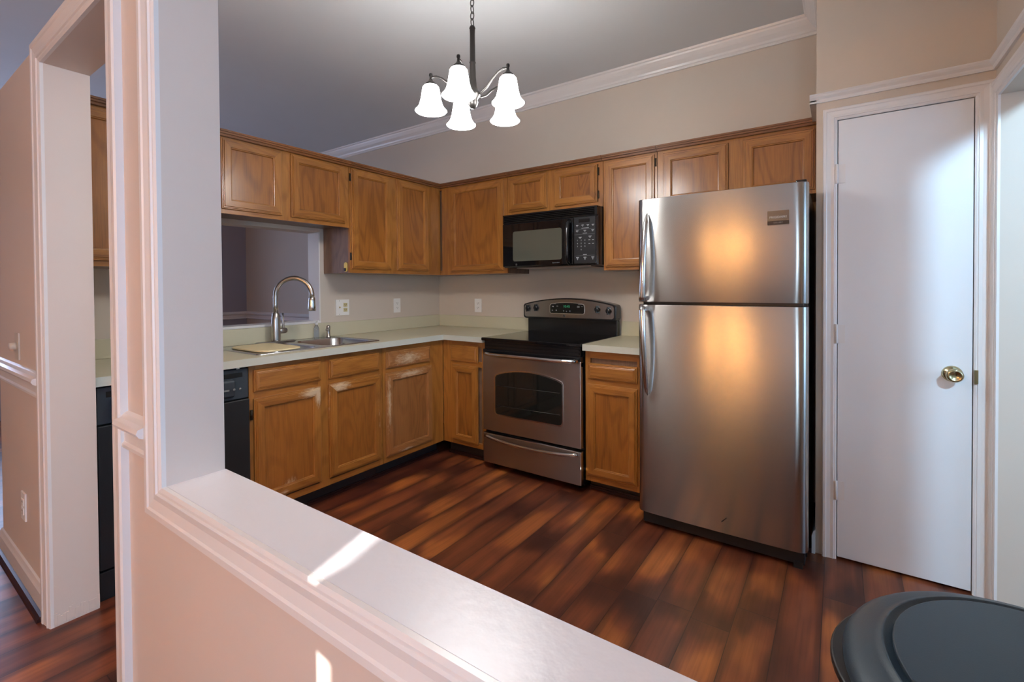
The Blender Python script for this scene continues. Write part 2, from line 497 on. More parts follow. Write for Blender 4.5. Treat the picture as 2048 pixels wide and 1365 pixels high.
struct(box(-3.75, 5.5, -5.75, 0.15, -0.1, 0).build('floor', M_FLOOR))
struct(box(-3.75, 5.5, -5.75, 0.15, CZ, CZ + 0.1).build('ceiling', M_CEIL))
struct(box(-3.75, 5.5, 0.0, 0.13, 0, CZ).build('wall_back', M_WALL))
# partition with the pass-through
b = MB()
OY0, OY1, OZ0, OZ1 = -2.03, -1.240, 1.032, 1.668
b.box(-0.13, 0, YF + 0.001, OY0, 0, 2.13); b.box(-0.13, 0, OY1, 0, 0, 2.13)
b.box(-0.13, 0, OY0, OY1, 0, OZ0 - 0.015); b.box(-0.13, 0, OY0, OY1, OZ1, 2.13)
struct(b.build('wall_left', M_WALL))
struct(box(-0.15, 0.006, OY0, OY1, OZ0 - 0.015, OZ0).build('trim_1', M_TRIM))
struct(box(-0.132, 0.002, OY1 - 0.008, OY1, OZ0, OZ1).build('trim_20', M_TRIM))
# far living room walls, with its window
b = MB()
b.box(X0 - 0.13, X0, -5.6, -3.0, 0, CZ); b.box(X0 - 0.13, X0, -1.7, 0, 0, CZ)
b.box(X0 - 0.13, X0, -3.0, -1.7, 0, 0.62); b.box(X0 - 0.13, X0, -3.0, -1.7, 2.2, CZ)
struct(b.build('wall_living', M_WALLB))
w = sthing('window_1', (X0, -2.35, 0.62))
b = MB()
for (a0, a1, c0, c1) in ((-3.0, -2.95, 0.62, 2.2), (-1.75, -1.7, 0.62, 2.2), (-3.0, -1.7, 0.62, 0.68), (-3.0, -1.7, 2.14, 2.2), (-2.37, -2.33, 0.62, 2.2), (-3.0, -1.7, 1.40, 1.44)):
    b.box(X0 - 0.08, X0 - 0.03, a0, a1, c0, c1)
b.build('window_frame', M_TRIM, w)
# front wall: half wall, column, header, left stretch
b = MB()
PJ = 1.736; PZ = 0.786; DL, DR = 0.666, 1.400; HZ = 2.100; TZ = 2.19
b.box(-0.25, DL, YN, YF, 0, TZ)
b.box(DL, DR, YN, YF, HZ, TZ)
b.box(DR, PJ, YN, YF, 0, TZ)
b.box(PJ, X1, YN, YF, 0, PZ - 0.004)
b.box(PJ, X1, YN, YF, HZ, TZ)
struct(b.build('wall_front', M_WALLN))
struct(box(PJ, X1, YN + 0.0005, YF + 0.002, PZ - 0.004, PZ + 0.0004).build('trim_2', M_SILL))
# right wall with cased doorway into the side room
b = MB()
RD0, RD1, RZ = -1.50, -0.678, 1.990
b.box(X1, X1 + 0.13, -3.0, RD0, 0, CZ); b.box(X1, X1 + 0.13, RD1, 0, 0, CZ); b.box(X1, X1 + 0.13, RD0, RD1, RZ, CZ)
struct(b.build('wall_right', M_WALL))
# side room shell and its window
b = MB()
b.box(5.4, 5.5, -2.999, -2.45, 0, CZ); b.box(5.4, 5.5, -0.95, 0, 0, CZ)
b.box(5.4, 5.5, -2.45, -0.95, 0, 0.85); b.box(5.4, 5.5, -2.45, -0.95, 2.25, CZ)
b.box(X1 + 0.131, 4.17, -3.1, -3.0, 0, CZ); b.box(4.43, 5.5, -3.1, -3.0, 0, CZ)
b.box(4.17, 4.43, -3.1, -3.0, 0, 2.28); b.box(4.17, 4.43, -3.1, -3.0, 2.58, CZ)
struct(b.build('wall_side_room', M_WALL))


def window(name, axis, pos, u0, u1, z0, z1, mull=True):
    w = sthing(name, (pos, (u0 + u1) / 2, z0) if axis == 'x' else ((u0 + u1) / 2, pos, z0))
    b = MB()
    t = .05 if mull else .02
    q = [(u0, u0 + t, z0, z1), (u1 - t, u1, z0, z1), (u0 + t, u1 - t, z0, z0 + t), (u0 + t, u1 - t, z1 - t, z1)]
    if mull: q.append(((u0 + u1) / 2 - .02, (u0 + u1) / 2 + .02, z0 + .05, z1 - .05))
    for (a0, a1, c0, c1) in q:
        if axis == 'x': b.box(pos - 0.02, pos + 0.02, a0, a1, c0, c1)
        else: b.box(a0, a1, pos - 0.02, pos + 0.02, c0, c1)
    b.build('window_frame', M_TRIM, w)


window('window_3', 'x', 5.45, -2.45, -0.95, 0.85, 2.25)
window('added_transom', 'y', -3.04, 4.17, 4.43, 2.28, 2.58, mull=False)  # unseen opening added for the pantry door patch
# dining room right wall and its window
b = MB()
b.box(4.65, 4.75, -5.6, -4.95, 0, CZ); b.box(4.65, 4.75, -3.15, -3.1, 0, CZ)
b.box(4.65, 4.75, -4.95, -3.15, 0, 0.75); b.box(4.65, 4.75, -4.95, -3.15, 2.15, CZ)
struct(b.build('wall_dining_right', M_WALLN))
window('window_2', 'x', 4.70, -4.95, -3.15, 0.75, 2.15)

# dining room rear wall; added sheet's gaps are cut to shape the sun streaks
WY = -5.60


def back_proj(x, y, z):
    t = (WY + 0.05 - y) / SUN_T.y
    return (x + SUN_T.x * t, z + SUN_T.z * t)


quads = [
    [back_proj(2.355, -2.835, 0.789), back_proj(2.375, -2.835, 0.789), back_proj(2.385, -2.655, 0.789), back_proj(2.300, -2.655, 0.789)],
    [back_proj(2.352, -2.80, 0.40), back_proj(2.440, -2.80, 0.40), back_proj(2.440, -2.80, 0.645), back_proj(2.352, -2.80, 0.655)],
]
bx0, bx1, bz0, bz1 = 2.7, 3.5, 1.0, 2.0
b = MB()
b.box(-3.75, bx0, WY - 0.1, WY, 0, CZ); b.box(bx1, 3.70, WY - 0.1, WY, 0, CZ); b.box(4.34, 5.5, WY - 0.1, WY, 0, CZ)
b.box(3.70, 4.34, WY - 0.1, WY, 0, 0.98); b.box(3.70, 4.34, WY - 0.1, WY, 1.62, CZ)
b.box(bx0, bx1, WY - 0.1, WY, 0, bz0); b.box(bx0, bx1, WY - 0.1, WY, bz1, CZ)
struct(b.build('wall_dining', M_WALLN))
window('added_rear_window', 'y', WY - 0.05, 3.70, 4.34, 0.98, 1.62, mull=False)  # unseen window added to let the rear light in
struct(box(3.62, 9.0, WY - 1.8, WY - 1.6, 0, 4.8).build('added_sun_blocker', M_WALLN))  # unseen wall added to keep the sun out of the right-hand windows
bm = bmesh.new()
outer = [bm.verts.new((x, WY + 0.05, z)) for x, z in ((bx0 - 0.05, bz0 - 0.05), (bx1 + 0.05, bz0 - 0.05), (bx1 + 0.05, bz1 + 0.05), (bx0 - 0.05, bz1 + 0.05))]
edges = [bm.edges.new((outer[i], outer[(i + 1) % 4])) for i in range(4)]
for q in quads:
    vs = [bm.verts.new((x, WY + 0.05, z)) for x, z in q]
    edges += [bm.edges.new((vs[i], vs[(i + 1) % 4])) for i in range(4)]
bmesh.ops.triangle_fill(bm, use_beauty=True, edges=edges)
me = bpy.data.meshes.new('added_sun_gap_sheet'); bm.to_mesh(me); bm.free()
me.materials.append(M_TRIM)
o = bpy.data.objects.new('added_sun_gap_sheet', me); COL.objects.link(o); struct(o)  # unseen sheet added to cut the sunlight into narrow streaks
sm_ = o.modifiers.new('thick', 'SOLIDIFY'); sm_.thickness = 0.004

# pantry closet
b = MB()
b.box(PX0, PX0 + 0.08, PY + 0.1, 0, 0, CZ)
b.box(PX0 + 0.0, DX0 - 0.012, PY, PY + 0.1, 0, CZ); b.box(DX1 + 0.012, X1, PY, PY + 0.1, 0, CZ)
b.box(DX0 - 0.012, DX1 + 0.012, PY, PY + 0.1, DZ + 0.012, CZ)
struct(b.build('wall_pantry', M_WALL))


# ---- trims
def casing_prof(w, t=0.018):
    """(offset from inner edge, thickness) profile of a colonial casing"""
    return [(0, 0), (0, t * 0.45), (w * 0.10, t * 0.62), (w * 0.18, t * 0.62), (w * 0.22, t * 0.80), (w * 0.42, t * 0.72),
            (w * 0.70, t * 0.86), (w * 0.76, t * 1.0), (w * 0.93, t * 1.0), (w, t * 0.8), (w, 0)]


def frame_casing(name, plane, pos, sgn, u0, u1, z0, z1, w, sides='LTR', t=0.018, mat=None):
    """mitred casing around opening u0..u1, z0..z1; plane 'y' lies on y=pos protruding sgn; plane 'x' on x=pos"""
    b = MB()
    prof = casing_prof(w, t)

    def P(u, z, h):
        return (u, pos + sgn * h, z) if plane == 'y' else (pos + sgn * h, u, z)

    def strip(A, B, da, db):
        n = len(prof)
        va = [P(A[0] + da[0] * o_, A[1] + da[1] * o_, h) for o_, h in prof]
        vb = [P(B[0] + db[0] * o_, B[1] + db[1] * o_, h) for o_, h in prof]
        fs = [(i, (i + 1) % n, n + (i + 1) % n, n + i) for i in range(n)] + [tuple(range(n)), tuple(range(2 * n - 1, n - 1, -1))]
        b.add(va + vb, fs)
    T = 'T' in sides; Bt = 'B' in sides
    if 'L' in sides: strip((u0, z0), (u0, z1), (-1, -1 if Bt else 0), (-1, 1 if T else 0))
    if 'R' in sides: strip((u1, z0), (u1, z1), (1, -1 if Bt else 0), (1, 1 if T else 0))
    if T: strip((u0, z1), (u1, z1), (-1 if 'L' in sides else 0, 1), (1 if 'R' in sides else 0, 1))
    if Bt: strip((u0, z0), (u1, z0), (-1 if 'L' in sides else 0, -1), (1 if 'R' in sides else 0, -1))
    return struct(b.build(name, mat or M_TRIM))


frame_casing('trim_3', 'y', YN, -1, PJ, X1, PZ, HZ, 0.078, 'LB', 0.022)
frame_casing('trim_4', 'y', YN, -1, DL, DR, 0, HZ, 0.085, 'LTR', 0.022)
frame_casing('trim_5', 'y', PY, -1, DX0, DX1, 0, DZ, 0.055, 'LTR', 0.018)
frame_casing('trim_6', 'x', X1, -1, RD0, RD1, 0, RZ, 0.064, 'LTR', 0.018)


def run_prof(name, prof, axis, a, b_, pos, sgn, z0, mat=M_TRIM):
    """extrude (h,z) profile along axis"""
    mb = MB()
    if axis == 'x': mb.prism([(pos + sgn * h, z0 + z) for h, z in prof], 'x', a, b_)
    else: mb.prism([(pos + sgn * h, z0 + z) for h, z in prof], 'y', a, b_)
    return mb


CROWN = [(0, 0), (0.012, 0), (0.014, 0.014), (0.020, 0.018), (0.026, 0.030), (0.046, 0.052), (0.062, 0.074), (0.066, 0.084), (0.074, 0.088), (0.078, 0.100), (0, 0.100)]
struct(run_prof('', CROWN, 'x', X0, PX0, 0, -1, CZ - 0.100).build('trim_7', M_TRIM))
struct(run_prof('', CROWN, 'y', 0, PY, PX0, -1, CZ - 0.100).build('trim_8', M_TRIM))
struct(run_prof('', CROWN, 'x', PX0, X1, PY, -1, CZ - 0.100).build('trim_9', M_TRIM))
PIC = [(0, 0), (0.010, 0), (0.013, 0.008), (0.013, 0.014), (0.022, 0.024), (0.026, 0.032), (0.022, 0.040), (0, 0.040)]
struct(run_prof('', PIC, 'x', PX0 - 0.026, X1, PY, -1, 2.108).build('trim_10', M_TRIM))
struct(run_prof('', PIC, 'y', PY - 0.01, -2.60, X1, -1, 2.108).build('trim_11', M_TRIM))
struct(box(PX0 - 0.026, PX0, PY - 0.013, -0.34, 2.108, 2.148).build('trim_12', M_TRIM))
RAIL = [(0, 0), (0.010, 0.0), (0.016, 0.006), (0.016, 0.014), (0.010, 0.020), (0.010, 0.052), (0.018, 0.056), (0.030, 0.062), (0.036, 0.072), (0.032, 0.082), (0.018, 0.086), (0.010, 0.095), (0, 0.1)]
struct(run_prof('', RAIL, 'x', -0.25, DL - 0.085, YN, -1, 0.845).build('trim_13', M_TRIM))
struct(run_prof('', RAIL, 'x', DR + 0.085, PJ - 0.078, YN, -1, 0.835).build('trim_14', M_TRIM))
struct(run_prof('', RAIL, 'x', X0, -0.13, 0, -1, 0.86).build('trim_15', M_TRIM))
struct(run_prof('', RAIL, 'y', -1.7, 0, X0, 1, 0.86).build('trim_16', M_TRIM))
BASE = [(0, 0), (0.014, 0), (0.014, 0.085), (0.010, 0.095), (0.006, 0.108), (0, 0.112)]
struct(run_prof('', BASE, 'x', -0.264, DL - 0.085, YN, -1, 0).build('baseboard_left', M_TRIM))
struct(run_prof('', [(0.014, 0), (0.034, 0), (0.032, 0.010), (0.024, 0.020), (0.014, 0.022)], 'x', -0.27, DL - 0.085, YN, -1, 0).build('trim_17', M_SHOE))
struct(run_prof('', BASE, 'y', -0.02, PY - 0.014, PX0, -1, 0).build('baseboard_pantry', M_TRIM))
struct(run_prof('', [(0.014, 0), (0.034, 0), (0.032, 0.010), (0.024, 0.020), (0.014, 0.022)], 'y', -0.5, PY - 0.016, PX0, -1, 0).build('trim_18', M_SHOE))
struct(run_prof('', BASE, 'x', X0, -0.13, 0, -1, 0).build('baseboard_living', M_TRIM))
# ragged plaster foot of the doorway jamb
b = MB()
n = 16
for i in range(n):
    y0 = YN + (YF - YN) * i / n; y1 = YN + (YF - YN) * (i + 1) / n
    h = 0.004 + 0.010 * random.random()
    b.box(DL, DL + 0.0015 + 0.002 * random.random(), y0, y1, h, h + 0.03 + 0.02 * random.random())
struct(b.build('trim_19', M_WALLN))

# pantry door
d = sthing('door_1', (DX0, PY, 0))
MB().box(DX0 + 0.003, DX1 - 0.003, PY - 0.004, PY + 0.031, 0.012, DZ - 0.003).build('door_slab', M_DOORW, d, bevel=0.001)
b = MB()
b.box(DX0 - 0.012, DX0, PY - 0.001, PY + 0.1, 0, DZ + 0.012); b.box(DX1, DX1 + 0.012, PY - 0.001, PY + 0.1, 0, DZ + 0.012)
b.box(DX0 - 0.012, DX1 + 0.012, PY - 0.001, PY + 0.1, DZ, DZ + 0.012)
b.box(DX0, DX0 + 0.012, PY + 0.032, PY + 0.06, 0, DZ); b.box(DX1 - 0.012, DX1, PY + 0.032, PY + 0.06, 0, DZ)
b.build('door_jamb', M_TRIM, d)
for hz in (1.77, 1.04, 0.32):
    b = MB()
    b.lathe([(0, -0.045), (0.006, -0.043), (0.006, 0.043), (0, 0.045)], (DX0 - 0.002, PY - 0.012, hz), seg=12)
    b.box(DX0 - 0.001, DX0 + 0.030, PY - 0.0065, PY - 0.0035, hz - 0.042, hz + 0.042)
    b.build('hinge', M_TRIM, d)
b = MB()
b.lathe([(0.0, 0), (0.033, 0.0), (0.033, 0.003), (0.026, 0.010), (0.013, 0.014), (0.011, 0.030), (0.018, 0.036), (0.026, 0.044), (0.028, 0.054),
         (0.024, 0.063), (0.019, 0.065), (0.016, 0.061), (0.0, 0.061)], (3.447, PY - 0.004, 0.895), (0, -1, 0), 32)
b.build('door_knob', M_BRASS, d)
MB().box(DX1 + 0.001, DX1 + 0.012, PY - 0.020, PY - 0.001, 0.863, 0.918).build('strike_plate', M_BRASS, d)


# ------------------------------------------------------------------ cabinets
def mapper(run):
    if run == 'back': return lambda u, v, h: (u, -h, v)      # face toward -y, u = x, h = distance from wall
    return lambda u, v, h: (h, u, v)                          # left wall: u = y, face toward +x


def bxr(b, run, u0, u1, h0, h1, z0, z1, m=0):
    if run == 'back': b.box(u0, u1, -h0, -h1, z0, z1, m)
    else: b.box(h0, h1, u0, u1, z0, z1, m)


def door_mesh(run, u0, u1, z0, z1, h, panel=True, stile=0.047):
    """slab with a stepped outer edge and, for doors, a recessed flat panel. slots: 0 vertical, 1 horizontal, 2 panel"""
    P = mapper(run); b = MB()
    rings = [(0.0, 0.0), (0.0, 0.008), (0.002, 0.0105), (0.0065, 0.0105), (0.0080, 0.0150), (0.0130, 0.0150), (0.0150, 0.0190)]
    if panel:
        rings += [(stile, 0.0190), (stile + 0.002, 0.0150), (stile + 0.0060, 0.0140), (stile + 0.0085, 0.0065)]
    else:
        rings = rings[:-1] + [(0.0160, 0.0170), (0.020, 0.0170), (0.0225, 0.0190)]
    n = len(rings); vs = []
    for o_, hh in rings:
        vs += [P(u0 + o_, z0 + o_, h + hh), P(u1 - o_, z0 + o_, h + hh), P(u1 - o_, z1 - o_, h + hh), P(u0 + o_, z1 - o_, h + hh)]
    base = len(b.v); b.v += vs
    for k in range(n - 1):
        for s_ in range(4):
            t_ = (s_ + 1) % 4
            b.f.append([base + 4 * k + s_, base + 4 * k + t_, base + 4 * (k + 1) + t_, base + 4 * (k + 1) + s_])
            b.m.append(1 if s_ in (0, 2) else 0); b.sm.append(False)
    b.f.append([base + 4 * (n - 1) + i for i in range(4)]); b.m.append(2 if panel else 1); b.sm.append(False)
    b.f.append([base + 3, base + 2, base + 1, base]); b.m.append(0); b.sm.append(False)
    return b


def hinge_mesh(run, u, z, h):
    b = MB()
    bxr(b, run, u - 0.006, u + 0.006, h, h + 0.006, z - 0.026, z + 0.026)
    P = mapper(run)
    c = P(u, z, h + 0.007)
    b.lathe([(0, -0.024), (0.0045, -0.022), (0.0045, 0.022), (0, 0.024)], c, seg=8)
    return b


OAK3 = [M_OAKV, M_OAKH, M_OAKP]


def cabinet(kind, run, u0, u1, z0, z1, depth, doors, drawers=(), frame_u=(), label='', hinges=(), body_side=None, crown=True,
            doormats=None, drawermats=None, rail_z=None, bottom_open=False, toe=True, stiles=None, body_top=None):
    """doors: list of (u0,u1,z0,z1)"""
    uc = (u0 + u1) / 2
    loc = (uc, -depth / 2, z0 if kind == 'wall_cabinet' else 0) if run == 'back' else (depth / 2, uc, z0 if kind == 'wall_cabinet' else 0)
    root = thing(kind, loc, label, 'cabinet')
    b = MB()
    zb = z0 + (0.015 if bottom_open else 0)
    g = 0.0008
    bxr(b, run, u0 + g, u1 - g, 0.002, depth - 0.019, zb, body_top or (z1 - 0.001), 0)
    b.build('body', body_side or M_OAKS, root)
    # face frame
    f = MB()
    F0, F1 = depth - 0.019, depth
    us = stiles or []
    bxr(f, run, u0 + g, u0 + 0.034, F0, F1, z0, z1 - 0.001, 0); bxr(f, run, u1 - 0.034, u1 - g, F0, F1, z0, z1 - 0.001, 0)
    inner = [(u0 + 0.034, u1 - 0.034)]
    for s0, s1 in us:
        bxr(f, run, s0, s1, F0, F1, z0, z1 - 0.001, 0)
        new = []
        for a, c in inner:
            if s0 >= a and s1 <= c: new += [(a, s0), (s1, c)]
            else: new.append((a, c))
        inner = new
    for a, c in inner:
        bxr(f, run, a, c, F0, F1, z0, z0 + 0.035, 1)
        bxr(f, run, a, c, F0, F1, z1 - 0.045, z1 - 0.001, 1)
        if rail_z: bxr(f, run, a, c, F0, F1, rail_z - 0.02, rail_z + 0.02, 1)
    f.build('face_frame', [M_OAKV, M_OAKH], root)
    if kind == 'wall_cabinet':
        if crown:
            c = MB()
            bxr(c, run, u0, u1, depth, depth + 0.022, z1 - 0.030, z1 - 0.018)
            bxr(c, run, u0, u1, depth, depth + 0.034, z1 - 0.018, z1 - 0.008)
            bxr(c, run, u0, u1, 0.002, depth + 0.040, z1 - 0.008, z1 + 0.002)
            c.build('top_molding', M_OAKD, root)
    elif toe:
        t = MB(); bxr(t, run, u0, u1, 0.02, depth - 0.075, 0, z0, 0)
        t.build('toe_kick', M_RUBBER, root)
        t = MB(); P = mapper(run)
        hh = depth - 0.075
        bxr(t, run, u0, u1, hh, hh + 0.010, 0.0, 0.024); bxr(t, run, u0, u1, hh + 0.010, hh + 0.018, 0.0, 0.014)
        t.build('shoe_molding', M_SHOE, root)
    ds = []
    for i, (a, c, e, g2) in enumerate(doors):
        mats = (doormats or {}).get(i, OAK3)
        dm = door_mesh(run, a, c, e, g2, depth + 0.0005).build('door', mats, root)
        ds.append(dm)
    for (i, u, z) in hinges:
        hinge_mesh(run, u, z, depth + 0.0005).build('hinge', M_HINGE, ds[i])
    for i, (a, c, e, g2) in enumerate(drawers):
        mats = (drawermats or {}).get(i, OAK3)
        door_mesh(run, a, c, e, g2, depth + 0.0005, panel=False).build('drawer', mats, root)
    return root


UD = 0.305; BD = 0.61; UT = 2.128; UB = 1.372
# left wall uppers
cabinet('wall_cabinet', 'left', -2.660, -2.052, UB, UT, UD, [(-2.640, -2.075, 1.398, 2.092)],
        label='tall oak wall cabinet above the dishwasher, glimpsed through the left doorway')
cabinet('wall_cabinet', 'left', -2.050, -1.212, 1.680, UT, UD, [(-2.036, -1.693, 1.705, 2.092), (-1.636, -1.250, 1.705, 2.092)],
        stiles=[(-1.700, -1.628)], bottom_open=True,
        label='short oak double-door wall cabinet above the sink pass-through opening')
cabinet('wall_cabinet', 'left', -1.210, -0.306, UB, UT, UD, [(-1.198, -0.848, 1.400, 2.092), (-0.787, -0.455, 1.400, 2.092)],
        stiles=[(-0.855, -0.780), (-0.462, -0.340)], hinges=[(0, -1.203, 2.030), (0, -1.203, 1.485)],
        label='tall oak double-door wall cabinet right of the pass-through, yellow clip on its side')
# back wall uppers
cabinet('wall_cabinet', 'back', 0.002, 1.000, UB, UT, UD, [(0.430, 0.966, 1.392, 2.088)], stiles=[(0.326, 0.440)],
        label='oak corner wall cabinet with one wide door, left of the microwave')
cabinet('wall_cabinet', 'back', 1.002, 1.778, 1.800, UT, UD, [(1.017, 1.350, 1.832, 2.085), (1.411, 1.739, 1.832, 2.085)],
        stiles=[(1.345, 1.418)], hinges=[(1, 1.745, 2.035), (1, 1.745, 1.880)],
        label='small oak double-door wall cabinet directly above the microwave')
cabinet('wall_cabinet', 'back', 1.780, 2.138, UB, UT, UD, [(1.798, 2.122, 1.392, 2.085)], hinges=[(0, 2.127, 2.035), (0, 2.127, 1.440)],
        label='narrow tall oak wall cabinet between microwave and refrigerator')
cabinet('wall_cabinet', 'back', 2.140, 2.974, 1.745, UT, UD, [(2.176, 2.545, 1.765, 2.080), (2.620, 2.960, 1.765, 2.080)],
        stiles=[(2.538, 2.628)], label='oak double-door wall cabinet above the refrigerator')

# base cabinets with worn varnish
V1 = [oak('oak_worn_sink_v', 'z', wear=[(0.63, -1.67, 0.66, 0.05, 0.035, 0.12, .9), (0.63, -1.60, .60, .05, .03, .3, .35), (0.63, -1.24, .45, .05, .03, .3, .28)]),
      oak('oak_worn_sink_h', 'h', wear=[(0.63, -1.70, 0.675, 0.05, 0.13, 0.05, .85), (0.63, -1.53, 0.68, 0.05, 0.12, 0.05, .8), (.63, -1.88, .17, .05, .05, .03, .5)]),
      oak('oak_worn_sink_p', 'z', (164, 102, 40), (112, 64, 22), wear=[(0.62, -1.84, 0.20, 0.05, 0.08, 0.06, .5)])]
V2 = [oak('oak_worn_narrow_v', 'z', (172, 116, 64), (112, 68, 34), wear=[(0.63, -1.15, 0.50, 0.05, 0.03, 0.35, .55)]),
      oak('oak_worn_narrow_h', 'h', (172, 116, 64), (112, 68, 34), wear=[(0.63, -0.95, 0.67, 0.05, 0.26, 0.05, .6), (0.63, -0.98, 0.78, 0.05, 0.22, 0.07, .62), (.63, -1.0, .155, .05, .12, .02, .6)]),
      oak('oak_worn_narrow_p', 'z', (164, 108, 58), (104, 64, 32))]
cabinet('base_cabinet', 'left', -2.052, -1.196, 0.105, 0.875, BD, [(-2.030, -1.650, 0.150, 0.700), (-1.597, -1.216, 0.148, 0.700)],
        drawers=[(-2.028, -1.646, 0.735, 0.850), (-1.596, -1.224, 0.732, 0.846)], stiles=[(-1.660, -1.590)], rail_z=0.715, body_top=0.735,
        doormats={0: V1, 1: V1}, hinges=[(0, -2.041, 0.62)],
        label='oak sink base cabinet with two worn doors, right of the dishwasher')
cabinet('base_cabinet', 'left', -1.194, -0.612, 0.105, 0.875, BD, [(-1.172, -0.742, 0.142, 0.698)],
        drawers=[(-1.167, -0.760, 0.730, 0.842)], stiles=[(-0.752, -0.646)], rail_z=0.715, doormats={0: V2}, drawermats={0: V2},
        label='oak base cabinet with scratched drawer and door, left leg of the corner')
cabinet('base_cabinet', 'back', 0.612, 1.017, 0.105, 0.875, BD, [(0.706, 0.950, 0.130, 0.695)],
        drawers=[(0.690, 0.953, 0.722, 0.842)], stiles=[(0.646, 0.700)], rail_z=0.71,
        label='narrow oak base cabinet between the corner and the range')
# blind corner filler behind
cabinet('base_cabinet', 'back', 1.790, 2.150, 0.075, 0.875, BD, [(1.806, 2.120, 0.110, 0.672)],
        drawers=[(1.810, 2.120, 0.705, 0.800)], rail_z=0.69,
        label='narrow oak base cabinet between the range and the refrigerator')

# ------------------------------------------------------------------ countertops
CT0, CT1 = 0.876, 0.914; CF = 0.648
SX0, SX1, SY0, SY1 = 0.055, 0.575, -1.985, -1.172     # sink rim
b = MB()
hx0, hx1, hy0, hy1 = SX0 + 0.02, SX1 - 0.02, SY0 + 0.02, SY1 - 0.02
b.box(0.0, CF - 0.004, YF + 0.003, hy0, CT0, CT1); b.box(0.0, CF - 0.004, hy1, 0.0, CT0, CT1)
b.box(0.0, hx0, hy0, hy1, CT0, CT1); b.box(hx1, CF - 0.004, hy0, hy1, CT0, CT1)
b.box(CF - 0.004, 1.018, -CF + 0.004, 0.0, CT0, CT1)
ct = tag(b.build('countertop', M_LAM), 'L-shaped cream laminate countertop holding the sink in the corner', 'countertop')
b = MB()
b.box(CF - 0.004, CF, YF + 0.003, -CF, CT0, CT1); b.box(CF - 0.004, 1.018, -CF, -CF + 0.004, CT0, CT1)
b.build('front_edge', M_LAME, ct, props={'label': 'paler laminate front edge strip'})
b = MB()
b.box(0.0, 0.020, YF + 0.003, 0.0, CT1, 1.016); b.box(0.020, 1.018, -0.020, 0.0, CT1, 1.016)
b.build('backsplash', M_LAM, ct, bevel=0.003)
b = MB().box(1.788, 2.165, -CF + 0.004, 0.0, CT0, CT1)
ct2 = tag(b.build('countertop', M_LAM), 'short cream laminate countertop between range and refrigerator', 'countertop')
MB().box(1.788, 2.165, -CF, -CF + 0.004, CT0, CT1).build('front_edge', M_LAME, ct2)
MB().box(1.788, 2.165, -0.020, 0, CT1, 1.016).build('backsplash', M_LAM, ct2, bevel=0.003)


# ------------------------------------------------------------------ sink
def rrect(x0, x1, y0, y1, r, n=6):
    pts = []
    for cx, cy, a0 in ((x1 - r, y1 - r, 0), (x0 + r, y1 - r, 90), (x0 + r, y0 + r, 180), (x1 - r, y0 + r, 270)):
        for k in range(n + 1):
            a = math.radians(a0 + 90 * k / n)
            pts.append((cx + r * math.cos(a), cy + r * math.sin(a)))
    return pts


def loft(b, loops, m=0, smooth=True, cap0=False, cap1=True):
    n = len(loops[0]); base = len(b.v)
    for l in loops: b.v += l
    for k in range(len(loops) - 1):
        for i in range(n):
            j = (i + 1) % n
            b.f.append([base + k * n + i, base + k * n + j, base + (k + 1) * n + j, base + (k + 1) * n + i]); b.m.append(m); b.sm.append(smooth)
    if cap0: b.f.append([base + i for i in range(n)]); b.m.append(m); b.sm.append(False)
    if cap1: b.f.append([base + (len(loops) - 1) * n + i for i in range(n)]); b.m.append(m); b.sm.append(False)


sink = thing('sink', ((SX0 + SX1) / 2, (SY0 + SY1) / 2, CT1), 'stainless steel double-bowl drop-in sink set in the left countertop', 'sink')
BW = [(0.150, 0.545, SY0 + 0.030, -1.600), (0.150, 0.545, -1.555, SY1 - 0.030)]
bm = bmesh.new()


def loopedges(pts, z):
    vs = [bm.verts.new((x, y, z)) for x, y in pts]
    return [bm.edges.new((vs[i], vs[(i + 1) % len(vs)])) for i in range(len(vs))]


eds = loopedges(rrect(SX0 + 0.004, SX1 - 0.004, SY0 + 0.004, SY1 - 0.004, 0.02), 0.918)
for q in BW: eds += loopedges(rrect(*q, 0.07), 0.918)
bmesh.ops.triangle_fill(bm, use_beauty=True, edges=eds)
b = MB()
bm.verts.index_update()
b.add([v.co[:] for v in bm.verts], [[v.index for v in f.verts] for f in bm.faces]); bm.free()
def L3(p, z): return [(x, y, z) for x, y in p]
loft(b, [L3(rrect(SX0, SX1, SY0, SY1, 0.022), 0.9145), L3(rrect(SX0 + 0.001, SX1 - 0.001, SY0 + 0.001, SY1 - 0.001, 0.022), 0.9185),
         L3(rrect(SX0 + 0.005, SX1 - 0.005, SY0 + 0.005, SY1 - 0.005, 0.02), 0.9205), L3(rrect(SX0 + 0.010, SX1 - 0.010, SY0 + 0.010, SY1 - 0.010, 0.018), 0.9185)], cap1=False)
b.build('rim', M_SINK, sink)
for q in BW:
    b = MB()
    x0, x1, y0, y1 = q
    loft(b, [L3(rrect(x0, x1, y0, y1, 0.07), 0.918), L3(rrect(x0 + 0.006, x1 - 0.006, y0 + 0.006, y1 - 0.006, 0.066), 0.912),
             L3(rrect(x0 + 0.012, x1 - 0.012, y0 + 0.012, y1 - 0.012, 0.062), 0.80), L3(rrect(x0 + 0.03, x1 - 0.03, y0 + 0.03, y1 - 0.03, 0.05), 0.755),
             L3(rrect(x0 + 0.06, x1 - 0.06, y0 + 0.06, y1 - 0.06, 0.03), 0.745)])
    bo = b.build('basin', M_SINK, sink)
    MB().lathe([(0, 0.003), (0.02, 0.003), (0.036, 0.006), (0.04, 0.001)], ((x0 + x1) / 2, (y0 + y1) / 2, 0.745), seg=20).build('drain', M_NICKEL, bo)

